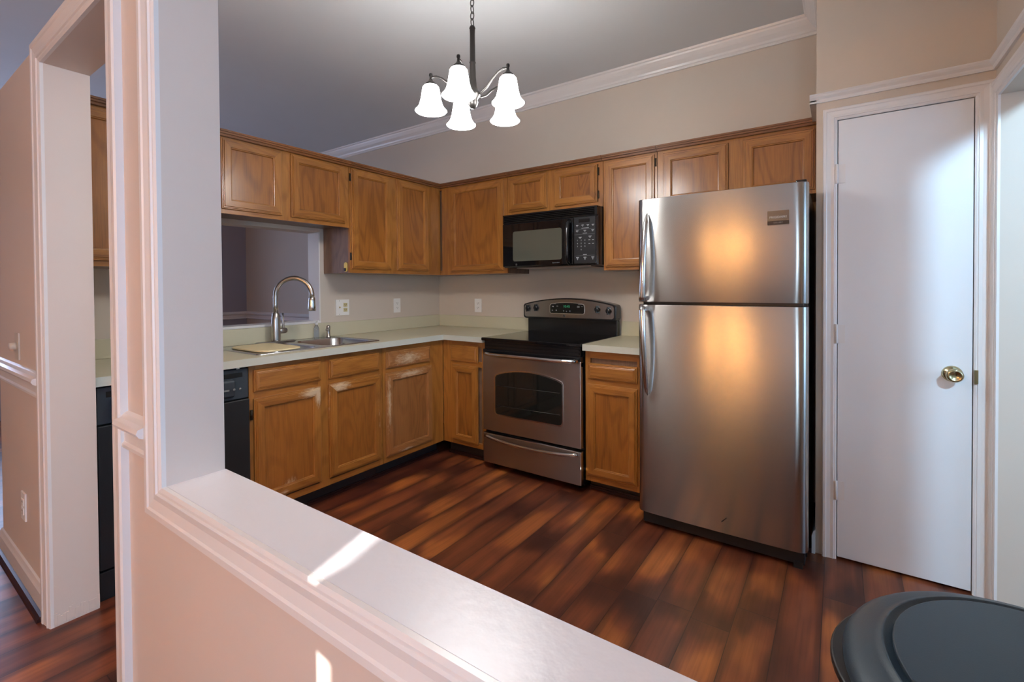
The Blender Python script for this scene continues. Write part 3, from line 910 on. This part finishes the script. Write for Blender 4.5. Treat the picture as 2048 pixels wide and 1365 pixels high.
b = MB()
loft(b, [L3(rrect(0.160, 0.535, SY0 + 0.045, -1.700, 0.06), 0.9190), L3(rrect(0.157, 0.538, SY0 + 0.042, -1.697, 0.062), 0.922),
         L3(rrect(0.157, 0.538, SY0 + 0.042, -1.697, 0.062), 0.927), L3(rrect(0.161, 0.534, SY0 + 0.046, -1.701, 0.058), 0.929)], cap0=True)
tag(b.build('cutting_board', M_BOARD), 'cream rounded cutting board laid over the left sink bowl', 'cutting board')

# faucet
fx, fy = 0.095, -1.622
fa = thing('kitchen_faucet', (fx, fy, 0.919), 'brushed nickel high-arc pull-down faucet standing behind the sink bowls', 'faucet')
b = MB()
loft(b, [L3(rrect(fx - 0.028, fx + 0.028, fy - 0.128, fy + 0.128, 0.027), 0.9192), L3(rrect(fx - 0.028, fx + 0.028, fy - 0.128, fy + 0.128, 0.027), 0.924),
         L3(rrect(fx - 0.024, fx + 0.024, fy - 0.124, fy + 0.124, 0.023), 0.927)], cap0=True)
b.build('base_plate', M_NICKEL, fa)
MB().lathe([(0.0, 0), (0.027, 0), (0.027, 0.01), (0.0275, 0.06), (0.0255, 0.14), (0.0215, 0.178), (0.017, 0.184), (0, 0.184)], (fx, fy, 0.926), seg=28).build('body', M_NICKEL, fa)
dv = Vector((0.78, 0.62, 0)).normalized()
rr = 0.115
path = [Vector((fx, fy, 1.10)), Vector((fx, fy, 1.16)), Vector((fx, fy, 1.21))]
for k in range(1, 15):
    a = PI - PI * 1.04 * k / 14
    path.append(Vector((fx, fy, 1.218)) + dv * (rr + rr * math.cos(a)) + Vector((0, 0, rr * math.sin(a))))
MB().tube(path, 0.0152, 16).build('spout', M_NICKEL, fa)
e = path[-1]; dn = (path[-1] - path[-2]).normalized()
b = MB()
hd = [e + dn * t for t in (-0.004, 0.0, 0.02, 0.05, 0.078, 0.084)]
b.tube(hd, [0.0170, 0.0190, 0.0210, 0.0230, 0.0250, 0.022], 20)
b.build('spray_head', M_CHROME, fa)
b = MB()
b.lathe([(0, 0), (0.017, 0.002), (0.019, 0.010), (0.019, 0.040), (0.015, 0.052), (0, 0.056)], (fx, fy + 0.018, 0.992), (0, 1, 0), 20)
b.tube([(fx, fy + 0.050, 1.005), (fx - 0.002, fy + 0.051, 1.04), (fx - 0.008, fy + 0.050, 1.105)], [0.008, 0.006, 0.0065], 10)
b.build('lever', M_NICKEL, fa)

sd = thing('soap_dispenser', (0.100, -1.245, 0.919), 'brushed nickel soap dispenser pump on the right rear corner of the sink', 'soap dispenser')
MB().lathe([(0, 0), (0.019, 0), (0.019, 0.004), (0.013, 0.010), (0.0125, 0.045), (0.015, 0.058), (0.014, 0.075), (0.009, 0.084), (0, 0.086)], (0.100, -1.245, 0.919), seg=20).build('body', M_NICKEL, sd)
MB().tube([(0.100, -1.245, 0.985), (0.118, -1.262, 0.983), (0.135, -1.282, 0.980), (0.140, -1.288, 0.972)], [0.007, 0.0065, 0.006, 0.005], 10).build('nozzle', M_NICKEL, sd)

sb = thing('soap_bottle', (0.042, -1.300, 0.9145), 'small clear plastic bottle standing behind the sink against the backsplash', 'bottle')
MB().lathe([(0, 0), (0.016, 0), (0.018, 0.004), (0.018, 0.068), (0.012, 0.082), (0.008, 0.086), (0.008, 0.094), (0, 0.094)], (0.042, -1.300, 0.9145), seg=20).build('bottle_body', M_CLEAR, sb)
b = MB(); b.lathe([(0, 0), (0.010, 0), (0.010, 0.012), (0.004, 0.014), (0.004, 0.028), (0, 0.028)], (0.042, -1.300, 1.0085), seg=14)
b.box(0.036, 0.066, -1.304, -1.296, 1.033, 1.041)
b.build('pump', M_PLATE, sb)

# key clip on cabinet side
b = MB()
cx_, cz_ = 0.262, 1.412
pts = [(cx_ + 0.017 * math.cos(a) , cz_ + (0.016 if math.sin(a) > 0 else -0.016) + 0.017 * math.sin(a)) for a in [2 * PI * k / 24 for k in range(24)]]
b.prism(pts, 'y', -1.2105, -1.2150)
hk = tag(b.build('wall_hook', M_KEY, bevel=0.001), 'small yellow plastic hook on the side of the wall cabinet', 'hook')
b = MB(); b.box(cx_ - 0.007, cx_ + 0.006, -1.2150, -1.2235, cz_ - 0.028, cz_ - 0.008)
b.build('hook_tip', M_BADGED, hk)

# ------------------------------------------------------------------ dishwasher
dw = thing('dishwasher', (0.31, -2.356, 0), 'black built-in dishwasher left of the sink cabinet, half hidden by the column', 'dishwasher')
dy0, dy1 = -2.655, -2.058
MB().box(0.03, 0.585, dy0 + 0.003, dy1 - 0.003, 0.0, 0.868).build('body', M_RUBBER, dw)
MB().box(0.585, 0.632, dy0, dy1, 0.125, 0.712).build('door', M_BLACKM, dw, bevel=0.004)
b = MB(); b.box(0.585, 0.622, dy0, dy1, 0.716, 0.866)
cp = b.build('control_panel', M_DWPAD, dw, bevel=0.004)
b = MB()
b.prism([(0.622, 0.728), (0.646, 0.740), (0.650, 0.775), (0.650, 0.812), (0.640, 0.820), (0.622, 0.820)], 'y', dy0 + 0.045, dy1 - 0.075)
b.build('handle', M_DWPAD, cp, bevel=0.004)
b = MB()
b.box(0.6225, 0.624, dy0 + 0.03, dy1 - 0.03, 0.825, 0.848)
b.build('grip_recess', M_BLACK, cp)
for y in (-2.59, -2.14, -2.112):
    MB().lathe([(0, 0), (0.006, 0), (0.006, 0.001), (0, 0.001)], (0.651, y, 0.772), (1, 0, 0), 12).build('button', M_MARKD, cp)
MB().box(0.650, 0.652, dy1 - 0.130, dy1 - 0.105, 0.768, 0.776).build('printed_mark', M_MARKD, cp)
MB().box(0.650, 0.652, dy0 + 0.06, dy0 + 0.10, 0.768, 0.773).build('printed_mark', M_MARKD, cp)
MB().box(0.58, 0.625, dy0, dy1, 0.0, 0.115).build('kick_panel', M_BLACKM, dw, bevel=0.002)
MB().box(0.586, 0.6285, dy1 - 0.06, dy1 - 0.045, 0.8665, 0.8755).build('mount_clip', M_CHROME, dw)

# ------------------------------------------------------------------ range
rx0, rx1 = 1.0205, 1.7845; ryf = -0.655
rg = thing('range', ((rx0 + rx1) / 2, -0.33, 0), 'stainless steel and black electric range with glass cooktop', 'stove')
b = MB(); b.box(rx0 + 0.002, rx1 - 0.002, -0.03, -0.610, 0.035, 0.895)
for x in (rx0 + 0.05, rx1 - 0.05):
    for y in (-0.10, -0.56): b.lathe([(0, 0), (0.018, 0), (0.016, 0.036), (0, 0.036)], (x, y, 0.0), seg=12)
b.build('body', M_BLACK, rg)
b = MB(); b.box(rx0, rx1, -0.055, -0.668, 0.895, 0.916)
b.build('cooktop', M_GLASSK, rg, bevel=0.006, seg=3)
b = MB()
b.box(rx0 + 0.012, rx1 - 0.012, -0.612, -0.640, 0.812, 0.893)
b.box(rx0 + 0.02, rx1 - 0.02, -0.640, -0.648, 0.868, 0.880); b.box(rx0 + 0.02, rx1 - 0.02, -0.640, -0.648, 0.846, 0.858)
b.build('vent_trim', M_BLACK, rg)
# oven door
b = MB(); b.box(rx0 + 0.004, rx1 - 0.004, -0.614, ryf, 0.272, 0.806)
od = b.build('oven_door', M_STEELR, rg, bevel=0.005)
MB().box(rx0 + 0.004, rx1 - 0.004, -0.614, ryf + 0.004, 0.770, 0.836).build('door_top_trim', M_BLACK, od, bevel=0.004)


def arch_outline(x0, x1, z0, ztop_side, ztop_mid, n=14, r=0.02):
    pts = [(x0 + r, z0), (x1 - r, z0), (x1 - r * 0.3, z0 + r * 0.3), (x1, z0 + r)]
    top = []
    for k in range(n + 1):
        t = k / n; x = x1 + (x0 - x1) * t
        z = ztop_side + (ztop_mid - ztop_side) * (1 - (2 * t - 1) ** 2)
        if k == 0: top.append((x1, z - 0.012)); x -= 0.008
        if k == n: top.append((x0 + 0.008, z)); top.append((x0, z - 0.012)); break
        top.append((x, z))
    pts += top + [(x0, z0 + r), (x0 + r * 0.3, z0 + r * 0.3)]
    return pts


MB().prism(arch_outline(1.128, 1.660, 0.388, 0.668, 0.712), 'y', ryf + 0.002, ryf - 0.0035).build('window_bezel', M_CHROME, od)
MB().prism(arch_outline(1.136, 1.652, 0.396, 0.661, 0.704), 'y', ryf + 0.002, ryf - 0.005).build('window', M_OVENW, od)
b = MB()
for z, sk in ((0.592, 0.0), (0.455, 0.0)):
    b.tube([(1.15, ryf - 0.0055, z), (1.64, ryf - 0.0055, z + 0.008)], 0.0012, 6)
b.build('rack_lines', M_BADGE, od)
# handles


def bar_handle(parent, name, z, sag, mat, proud=0.05, r=0.0135, x0=rx0 + 0.028, x1=rx1 - 0.022):
    pts = []
    for k in range(25):
        t = k / 24; s_ = 2 * t - 1
        y = ryf - proud * (1 - abs(s_) ** 6) - 0.004
        pts.append((x0 + (x1 - x0) * t, y, z - sag * (1 - s_ * s_)))
    MB().tube(pts, r, 14, flat=1.0).build(name, mat, parent)


bar_handle(od, 'handle', 0.808, 0.0, M_CHROME)
b = MB(); b.box(rx0 + 0.004, rx1 - 0.004, -0.614, ryf, 0.045, 0.252)
dr = b.build('storage_drawer', M_STEELR, rg, bevel=0.005)
bar_handle(dr, 'handle', 0.236, 0.022, M_CHROME, proud=0.022, r=0.0125)
# backguard
b = MB(); b.box(rx0 + 0.012, rx1 - 0.004, -0.03, -0.075, 0.905, 1.045)
b.build('backguard', M_BLACK, rg, bevel=0.004)
YB = -0.115
b = MB(); b.prism(arch_outline(rx0 - 0.004, rx1 + 0.004, 1.022, 1.134, 1.180, 20, 0.018), 'y', -0.028, YB)
cs = b.build('control_housing', M_BLACK, rg, bevel=0.004)
MB().prism(arch_outline(rx0 + 0.010, rx1 - 0.012, 1.034, 1.126, 1.171, 20, 0.016), 'y', YB + 0.001, YB - 0.004).build('control_panel', M_STEEL, cs)
YC = YB - 0.004
MB().prism(arch_outline(1.258, 1.550, 1.062, 1.137, 1.150, 10, 0.012), 'y', YC + 0.001, YC - 0.002).build('display_bezel', M_CHROME, cs)
MB().prism(arch_outline(1.262, 1.546, 1.066, 1.133, 1.146, 10, 0.012), 'y', YC + 0.001, YC - 0.003).build('display', M_GLASSK, cs)
for kx, kz in ((1.062, 1.098), (1.137, 1.104), (1.650, 1.101), (1.735, 1.092)):
    b = MB()
    b.lathe([(0, 0), (0.021, 0), (0.021, 0.006), (0.018, 0.016), (0.014, 0.019), (0, 0.020)], (kx, YC, kz), (0, -1, 0), 24)
    b.prism([(kx - 0.005, kz - 0.025), (kx + 0.005, kz - 0.025), (kx + 0.004, kz + 0.027), (kx - 0.004, kz + 0.027)], 'y', YC - 0.002, YC - 0.026)
    b.build('knob', M_BLACK, cs, bevel=0.001)
text('clock_digits', '10:45', 0.026, (1.402, YC - 0.0032, 1.118), ROT_BACK, M_GREEN, cs)
b = MB()
for px_, pz_, w_, h_ in ((1.286, 1.118, .012, .005), (1.324, 1.120, .014, .006), (1.282, 1.088, .008, .006), (1.316, 1.088, .010, .008), (1.297, 1.137, .030, .003),
                         (1.378, 1.085, .008, .008), (1.402, 1.082, .008, .007), (1.430, 1.084, .010, .009), (1.500, 1.117, .020, .012), (1.530, 1.120, .014, .004), (1.512, 1.134, .028, .003)):
    MB().box(px_ - w_ / 2, px_ + w_ / 2, YC - 0.0028, YC - 0.0036, pz_ - h_ / 2, pz_ + h_ / 2).build('printed_mark', M_MARKD, cs)
b = MB(); b.lathe([(0, 0), (0.009, 0), (0.009, 0.0008), (0, 0.0008)], (1.382, YC, 1.048), (0, -1, 0), 20)
b.build('emblem', M_BADGE, cs)

# ------------------------------------------------------------------ microwave
mx0, mx1, mz0, mz1, myf = 1.024, 1.776, 1.408, 1.796, -0.385
mw = thing('microwave', ((mx0 + mx1) / 2, -0.2, mz0), 'black over-the-range microwave oven mounted under a wall cabinet', 'microwave')
MB().box(mx0, mx1, -0.005, myf, mz0, mz1).build('body', M_BLACK, mw, bevel=0.004)
b = MB(); zv0, zv1 = 1.732, 1.794
b.box(mx0, mx1, myf, myf - 0.012, zv0, zv0 + 0.004); b.box(mx0, mx1, myf, myf - 0.016, zv1 - 0.010, zv1)
b.box(mx0, mx0 + 0.01, myf, myf - 0.014, zv0, zv1); b.box(mx1 - 0.018, mx1, myf, myf - 0.014, zv0, zv1)
for k in range(4):
    z = zv0 + 0.009 + k * 0.0115
    b.prism([(myf, z), (myf - 0.014, z - 0.003), (myf - 0.015, z + 0.0005), (myf, z + 0.005)], 'x', mx0 + 0.01, mx1 - 0.018)
b.build('vent_grille', M_BLACK, mw)
b = MB(); b.box(mx0 + 0.001, 1.604, myf, myf - 0.022, mz0 + 0.006, 1.729)
md = b.build('door', M_GLASSK, mw, bevel=0.006, seg=3)
MB().prism(rrect(1.118, 1.520, 1.452, 1.668, 0.016), 'y', myf - 0.020, myf - 0.0228).build('window', M_MICW, md)
b = MB()
pts = [(1.578, myf - 0.020, 1.712), (1.576, myf - 0.040, 1.690), (1.574, myf - 0.048, 1.65), (1.574, myf - 0.050, 1.565), (1.574, myf - 0.048, 1.48), (1.576, myf - 0.040, 1.44), (1.578, myf - 0.020, 1.420)]
b.tube(pts, [0.012, 0.015, 0.0165, 0.017, 0.0165, 0.015, 0.012], 14)
b.build('handle', M_BLACK, md)
b = MB(); b.box(1.606, mx1 - 0.002, myf, myf - 0.020, mz0 + 0.006, 1.729)
mc = b.build('control_panel', M_BLACK, mw, bevel=0.003)
YM = myf - 0.0203
b = MB(); b.box(1.614, 1.764, YM, YM - 0.0008, 1.420, 1.724); b.build('keypad_overlay', M_KEYPAD, mc)
b = MB(); b.box(1.648, 1.728, YM - 0.0008, YM - 0.0016, 1.690, 1.712); b.build('display', M_BLACK, mc)
YT = YM - 0.0012


def bars(name, items, y, mat, parent):
    for x, z, w_, h_ in items: MB().box(x - w_ / 2, x + w_ / 2, y + 0.0002, y - 0.0006, z - h_ / 2, z + h_ / 2).build(name, mat, parent)


b = MB(); y_ = YM - 0.0008
items = []
for x in (1.636, 1.676, 1.714, 1.750): items += [(x, 1.672, .016, .004), (x, 1.665, .006, .003)]
items += [(1.694, 1.652, .052, .003)]
for x in (1.636, 1.692, 1.748): items += [(x, 1.636, .018, .004), (x, 1.629, .007, .003)]
items += [(1.692, 1.618, .032, .002)]
for x, z in ((1.658, 1.593), (1.729, 1.596)): items += [(x, z, .022, .004), (x, z - .006, .010, .004)]
for x in (1.724, 1.750):
    for z in (1.572, 1.548): items += [(x, z, .012, .004)]
items += [(1.692, 1.478, .026, .004)]
for x in (1.638, 1.692, 1.748): items += [(x, 1.459, .020, .004), (x, 1.452, .010, .004), (x, 1.445, .005, .003)]
bars('printed_mark', items, y_, M_MARK, mc)
bars('divider_line', [(1.689, 1.611, .144, .0012), (1.689, 1.645, .144, .0012), (1.689, 1.470, .144, .0012)], y_, M_MARKD, mc)
for r_, row_ in enumerate(('123', '456', '789', ' 0 ')):
    for c_, ch in enumerate(row_):
        if ch != ' ': text('key_digit', ch, 0.013, (1.638 + c_ * 0.027, YT, 1.572 - r_ * 0.0205), ROT_BACK, M_MARK, mc, depth=0.0003)
text('lettering', 'Spacemaker', 0.012, (1.475, myf - 0.0224, 1.432), ROT_BACK, M_MARKD, md)
b = MB(); b.lathe([(0, 0), (0.009, 0), (0.009, 0.0008), (0, 0.0008)], (1.145, myf - 0.022, 1.428), (0, -1, 0), 18); b.build('emblem', M_BADGE, md)
b = MB(); b.box(1.10, 1.70, -0.33, -0.10, mz0 - 0.006, mz0 - 0.0005); b.build('filter_plate', M_NICKEL, mw)

# ------------------------------------------------------------------ refrigerator
fx0, fx1, fyf = 2.196, 2.956, -0.835
fr = thing('refrigerator', ((fx0 + fx1) / 2, -0.43, 0), 'tall stainless steel top-freezer refrigerator with black sides', 'refrigerator')
MB().box(fx0 + 0.006, fx1 - 0.006, -0.06, -0.745, 0.03, 1.705).build('cabinet_body', M_BLACK, fr, bevel=0.004)


def fridge_door(name, z0, z1):
    # plan outline: gently curved front with rolled edges
    pts = [(fx0, -0.752), (fx0, fyf + 0.040), (fx0 + 0.003, fyf + 0.026), (fx0 + 0.012, fyf + 0.014), (fx0 + 0.028, fyf + 0.008), (fx0 + 0.048, fyf + 0.0055)]
    n = 14
    a, c = fx0 + 0.06, fx1 - 0.06
    for k in range(n + 1):
        t = k / n
        pts.append((a + (c - a) * t, fyf + 0.005 - 0.005 * (1 - (2 * t - 1) ** 2)))
    pts += [(fx1 - 0.048, fyf + 0.0055), (fx1 - 0.028, fyf + 0.008), (fx1 - 0.012, fyf + 0.014), (fx1 - 0.003, fyf + 0.026), (fx1, fyf + 0.040), (fx1, -0.752)]
    b = MB(); b.prism(pts, 'z', z0, z1, smooth=True)
    return b.build(name, M_STEEL, fr, bevel=0.0025)


fzd = fridge_door('freezer_door', 1.183, 1.716)
frd = fridge_door('refrigerator_door', 0.082, 1.169)
b = MB(); b.box(fx0 + 0.02, fx1 - 0.02, -0.745, -0.790, 1.170, 1.182); b.build('gasket', M_BLACK, fr)
b = MB(); b.box(fx0 + 0.02, fx1 - 0.012, -0.66, -0.800, 0.018, 0.078)
b.build('toe_grille', M_BLACKM, fr, bevel=0.003)
MB().box(fx1 - 0.055, fx1 - 0.020, -0.765, -0.803, 0.0, 0.03).build('foot', M_BLACKM, fr)
MB().box(fx0 + 0.03, fx0 + 0.06, -0.60, -0.66, 0.0, 0.03).build('foot', M_BLACKM, fr)
b = MB(); b.box(fx1 - 0.05, fx1 - 0.008, -0.70, -0.800, 1.7165, 1.730)
b.build('hinge_cap', M_BLACK, fr, bevel=0.004)


def fridge_handle(parent, zs, name='handle'):
    z0, z1 = zs     # z0 = end at the split, z1 = far tip
    n = 22; pts = []; rad = []
    x = fx0 + 0.050
    for k in range(n + 1):
        t = k / n
        z = z0 + (z1 - z0) * t
        pr = 0.012 + 0.050 * math.sin(PI * min(1, 0.25 + 0.75 * t)) ** 0.8 if t < 0.999 else 0.004
        pts.append((x + 0.004 * math.sin(PI * t) - 0.004 + 0.012 * t, fyf - pr, z))
        rad.append(0.0165 * (1 - 0.35 * t) if t < 0.93 else 0.0165 * (1 - 0.35 * t) * max(0.25, (1 - t) / 0.07))
    b = MB(); b.tube(pts, rad, 16, flat=1.0, up=(1, 0, 0))
    b.box(x - 0.012, x + 0.012, fyf + 0.006, fyf - 0.040, z0, z0 + (0.02 if z1 > z0 else -0.02))
    b.build(name, M_CHROME, parent)


fridge_handle(fzd, (1.193, 1.640)); fridge_handle(frd, (1.160, 0.700))
b = MB(); b.box(2.800, 2.884, fyf + 0.0035, fyf - 0.002, 1.552, 1.597); bd = b.build('nameplate', M_BADGE, fzd)
MB().box(2.800, 2.884, fyf + 0.003, fyf - 0.003, 1.536, 1.5515).build('nameplate_band', M_BADGED, fzd)
text('lettering', 'FRIGIDAIRE', 0.0135, (2.842, fyf - 0.0022, 1.568), ROT_BACK, M_MARK, fzd)
text('lettering', 'GALLERY', 0.009, (2.842, fyf - 0.0032, 1.5435), ROT_BACK, M_MARKD, fzd)
b = MB(); b.prism([(2.606, 0.136), (2.610, 0.135), (2.632, 0.160), (2.629, 0.162)], 'y', fyf + 0.001, fyf - 0.0006); b.build('scratch', M_BADGED, frd)

# ------------------------------------------------------------------ outlets and switches


def duplex(b, P, u, z, m=1):
    for dz in (0.019, -0.019):
        b.box(*P(u - 0.0165, u + 0.0165, 0.006, 0.0085, z + dz - 0.014, z + dz + 0.014), m=m)
        for du in (-0.006, 0.006): b.box(*P(u + du - 0.0012, u + du + 0.0012, 0.0085, 0.009, z + dz - 0.002, z + dz + 0.007), m=2)
        b.box(*P(u - 0.002, u + 0.002, 0.0085, 0.009, z + dz - 0.010, z + dz - 0.006), m=2)


def PL(u0, u1, h0, h1, z0, z1): return (h0, h1, u0, u1, z0, z1)
def PB(u0, u1, h0, h1, z0, z1): return (u0, u1, -h0, -h1, z0, z1)
def PN(u0, u1, h0, h1, z0, z1): return (u0, u1, YN - h0, YN - h1, z0, z1)


b = MB(); b.box(*PL(-1.114, -0.999, 0.0005, 0.006, 1.062, 1.180))
duplex(b, PL, -1.033, 1.121, 1)
b.box(*PL(-1.090, -1.080, 0.006, 0.008, 1.106, 1.136), m=0); b.box(*PL(-1.089, -1.081, 0.008, 0.018, 1.118, 1.128), m=1)
for du, dz in ((-1.085, 0.05), (-1.085, -0.05)): b.box(*PL(du - 0.002, du + 0.002, 0.006, 0.007, 1.121 + dz - .002, 1.121 + dz + .002), m=2)
tag(b.build('switch_outlet_plate', [M_PLATE, M_ALMOND, M_DARKSLOT]), 'double white wall plate with a toggle switch and an almond outlet, nearest the sink', 'outlet')
b = MB(); b.box(*PL(-0.556, -0.484, 0.0005, 0.006, 1.058, 1.176)); duplex(b, PL, -0.520, 1.117, 0)
tag(b.build('wall_outlet', [M_PLATE, M_ALMOND, M_DARKSLOT]), 'white outlet on the left wall near the corner', 'outlet')
b = MB(); b.box(*PB(0.430, 0.504, 0.0005, 0.006, 1.048, 1.166)); duplex(b, PB, 0.467, 1.107, 0)
tag(b.build('wall_outlet', [M_PLATE, M_ALMOND, M_DARKSLOT]), 'white outlet on the back wall left of the range', 'outlet')
b = MB(); b.box(*PN(0.185, 0.257, 0.0005, 0.006, 0.285, 0.402)); duplex(b, PN, 0.221, 0.343, 0)
tag(b.build('wall_outlet', [M_PLATE, M_ALMOND, M_DARKSLOT]), 'white outlet low on the wall left of the doorway', 'outlet')
b = MB(); b.box(*PN(0.125, 0.198, 0.0005, 0.006, 0.965, 1.080))
b.lathe([(0.0, 0.006), (0.017, 0.006), (0.0175, 0.010), (0.016, 0.026), (0.0, 0.027)], (0.150, YN, 1.022), (0, -1, 0), 24)
tag(b.build('dimmer_switch', M_IVORY), 'ivory round-knob dimmer switch above the chair rail at far left', 'switch')


# ------------------------------------------------------------------ chandelier
def chandelier(cx, cy, metal, shade, label, z_arm=2.175, R=0.185, ang0=75, top=CZ):
    root = thing('chandelier', (cx, cy, 2.06), label, 'chandelier')
    b = MB()
    b.lathe([(0, 0), (0.010, 0.002), (0.020, 0.014), (0.024, 0.030), (0.020, 0.040), (0.030, 0.052), (0.034, 0.062), (0.030, 0.072), (0.024, 0.082),
             (0.018, 0.100), (0.0145, 0.140), (0.0125, 0.200), (0.0150, 0.204), (0.0125, 0.210), (0.0115, 0.330), (0.0120, 0.352), (0.014, 0.356), (0.010, 0.366), (0, 0.370)],
            (cx, cy, 2.060 + (z_arm - 2.175)), seg=24)
    st = b.build('stem', metal, root)
    z = 2.430 + (z_arm - 2.175); k = 0
    b = MB()
    while z < top - 0.03:
        pts = []
        for i in range(13):
            a = 2 * PI * i / 12
            dx_, dz_ = 0.0095 * math.cos(a), 0.018 * math.sin(a)
            pts.append((cx + (dx_ if k % 2 else 0), cy + (0 if k % 2 else dx_), z + 0.012 + dz_))
        b.tube(pts, 0.0022, 6)
        z += 0.029; k += 1
    b.build('chain', metal, root)
    MB().lathe([(0, 0), (0.015, 0.001), (0.055, 0.012), (0.065, 0.028), (0.065, 0.031), (0, 0.031)], (cx, cy, top - 0.0312), seg=28).build('ceiling_canopy', metal, root)
    for i in range(5):
        a = math.radians(ang0 + 72 * i); ca, sa = math.cos(a), math.sin(a)
        def Q(r, z_): return (cx + r * ca, cy + r * sa, z_)
        b = MB()
        k_ = R / 0.185
        pr = [(0.022, z_arm - 0.052), (0.045 * k_, z_arm - 0.052), (0.075 * k_, z_arm - 0.036), (0.105 * k_, z_arm - 0.006), (0.135 * k_, z_arm + 0.016), (0.160 * k_, z_arm + 0.024), (0.178 * k_, z_arm + 0.022), (R, z_arm + 0.012)]
        b.tube([Q(*p) for p in pr], 0.0050, 10)
        am = b.build('arm', metal, root)
        b = MB(); b.lathe([(0, 0.040), (0.007, 0.036), (0.008, 0.028), (0.005, 0.022), (0.006, 0.012), (0.012, 0.002), (0.026, -0.010), (0.030, -0.020), (0.0, -0.020)], Q(R, z_arm), seg=20)
        b.build('shade_holder', metal, am)
        b = MB(); pf = [(0.0, -0.017), (0.030, -0.018), (0.036, -0.026), (0.040, -0.050), (0.045, -0.080), (0.052, -0.104), (0.062, -0.120), (0.070, -0.128),
                        (0.067, -0.131), (0.058, -0.121), (0.048, -0.104), (0.041, -0.080), (0.036, -0.050), (0.030, -0.028), (0.0, -0.024)]
        b.lathe(pf, Q(R, z_arm), seg=28)
        b.build('shade', shade, am)
    return root


chandelier(1.727, -1.606, M_BRONZE, M_SHADE, 'dark bronze five-arm chandelier with lit white bell shades, hanging over the kitchen')
chandelier(1.93, -4.95, M_BRONZE, M_WARM, 'bronze five-arm chandelier with warm amber shades, hanging in the dining room', z_arm=1.90, ang0=0, R=0.30)

# ------------------------------------------------------------------ trash can
bx, by = 3.316, -2.338
tc_ = thing('trash_can', (bx, by, 0), 'dark charcoal plastic trash can with swing lid, bottom right behind the half wall', 'trash can')


def oval(rx, ry, z, n=64): return [(bx + rx * math.cos(2 * PI * k / n), by + ry * math.sin(2 * PI * k / n), z) for k in range(n)]


b = MB(); loft(b, [oval(.185, .205, 0.0), oval(.19, .21, 0.01), oval(.222, .244, 0.665), oval(.228, .250, 0.667), oval(.228, .250, 0.685)], cap0=True)
b.build('bin_body', M_BIND, tc_)
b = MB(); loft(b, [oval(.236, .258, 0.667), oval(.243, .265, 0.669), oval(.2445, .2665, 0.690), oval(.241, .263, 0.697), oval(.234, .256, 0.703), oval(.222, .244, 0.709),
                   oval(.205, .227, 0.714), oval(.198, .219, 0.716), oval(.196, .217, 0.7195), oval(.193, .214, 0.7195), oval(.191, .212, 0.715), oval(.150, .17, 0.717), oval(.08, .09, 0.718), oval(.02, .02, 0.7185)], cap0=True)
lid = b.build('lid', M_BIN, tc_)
b = MB()
pts = []
for k in range(64):
    a = 2 * PI * k / 64
    x, y = .182 * math.cos(a), .203 * math.sin(a)
    lim = -0.075 - 0.55 * (x + 0.182)
    if y < lim: y = None
    if y is not None: pts.append((bx + x, by + y))
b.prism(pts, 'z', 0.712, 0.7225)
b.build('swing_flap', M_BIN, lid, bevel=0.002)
b = MB()
arc = [math.radians(150 + 4 * k) for k in range(16)]
outer_ = [(bx + (.2445 + .016 * math.sin(PI * k / 15)) * math.cos(a), by + (.2665 + .016 * math.sin(PI * k / 15)) * math.sin(a)) for k, a in enumerate(arc)]
inner_ = [(bx + .236 * math.cos(a), by + .258 * math.sin(a)) for a in reversed(arc)]
b.prism(outer_ + inner_, 'z', 0.671, 0.684)
b.build('lift_tab', M_BIND, lid, bevel=0.003)
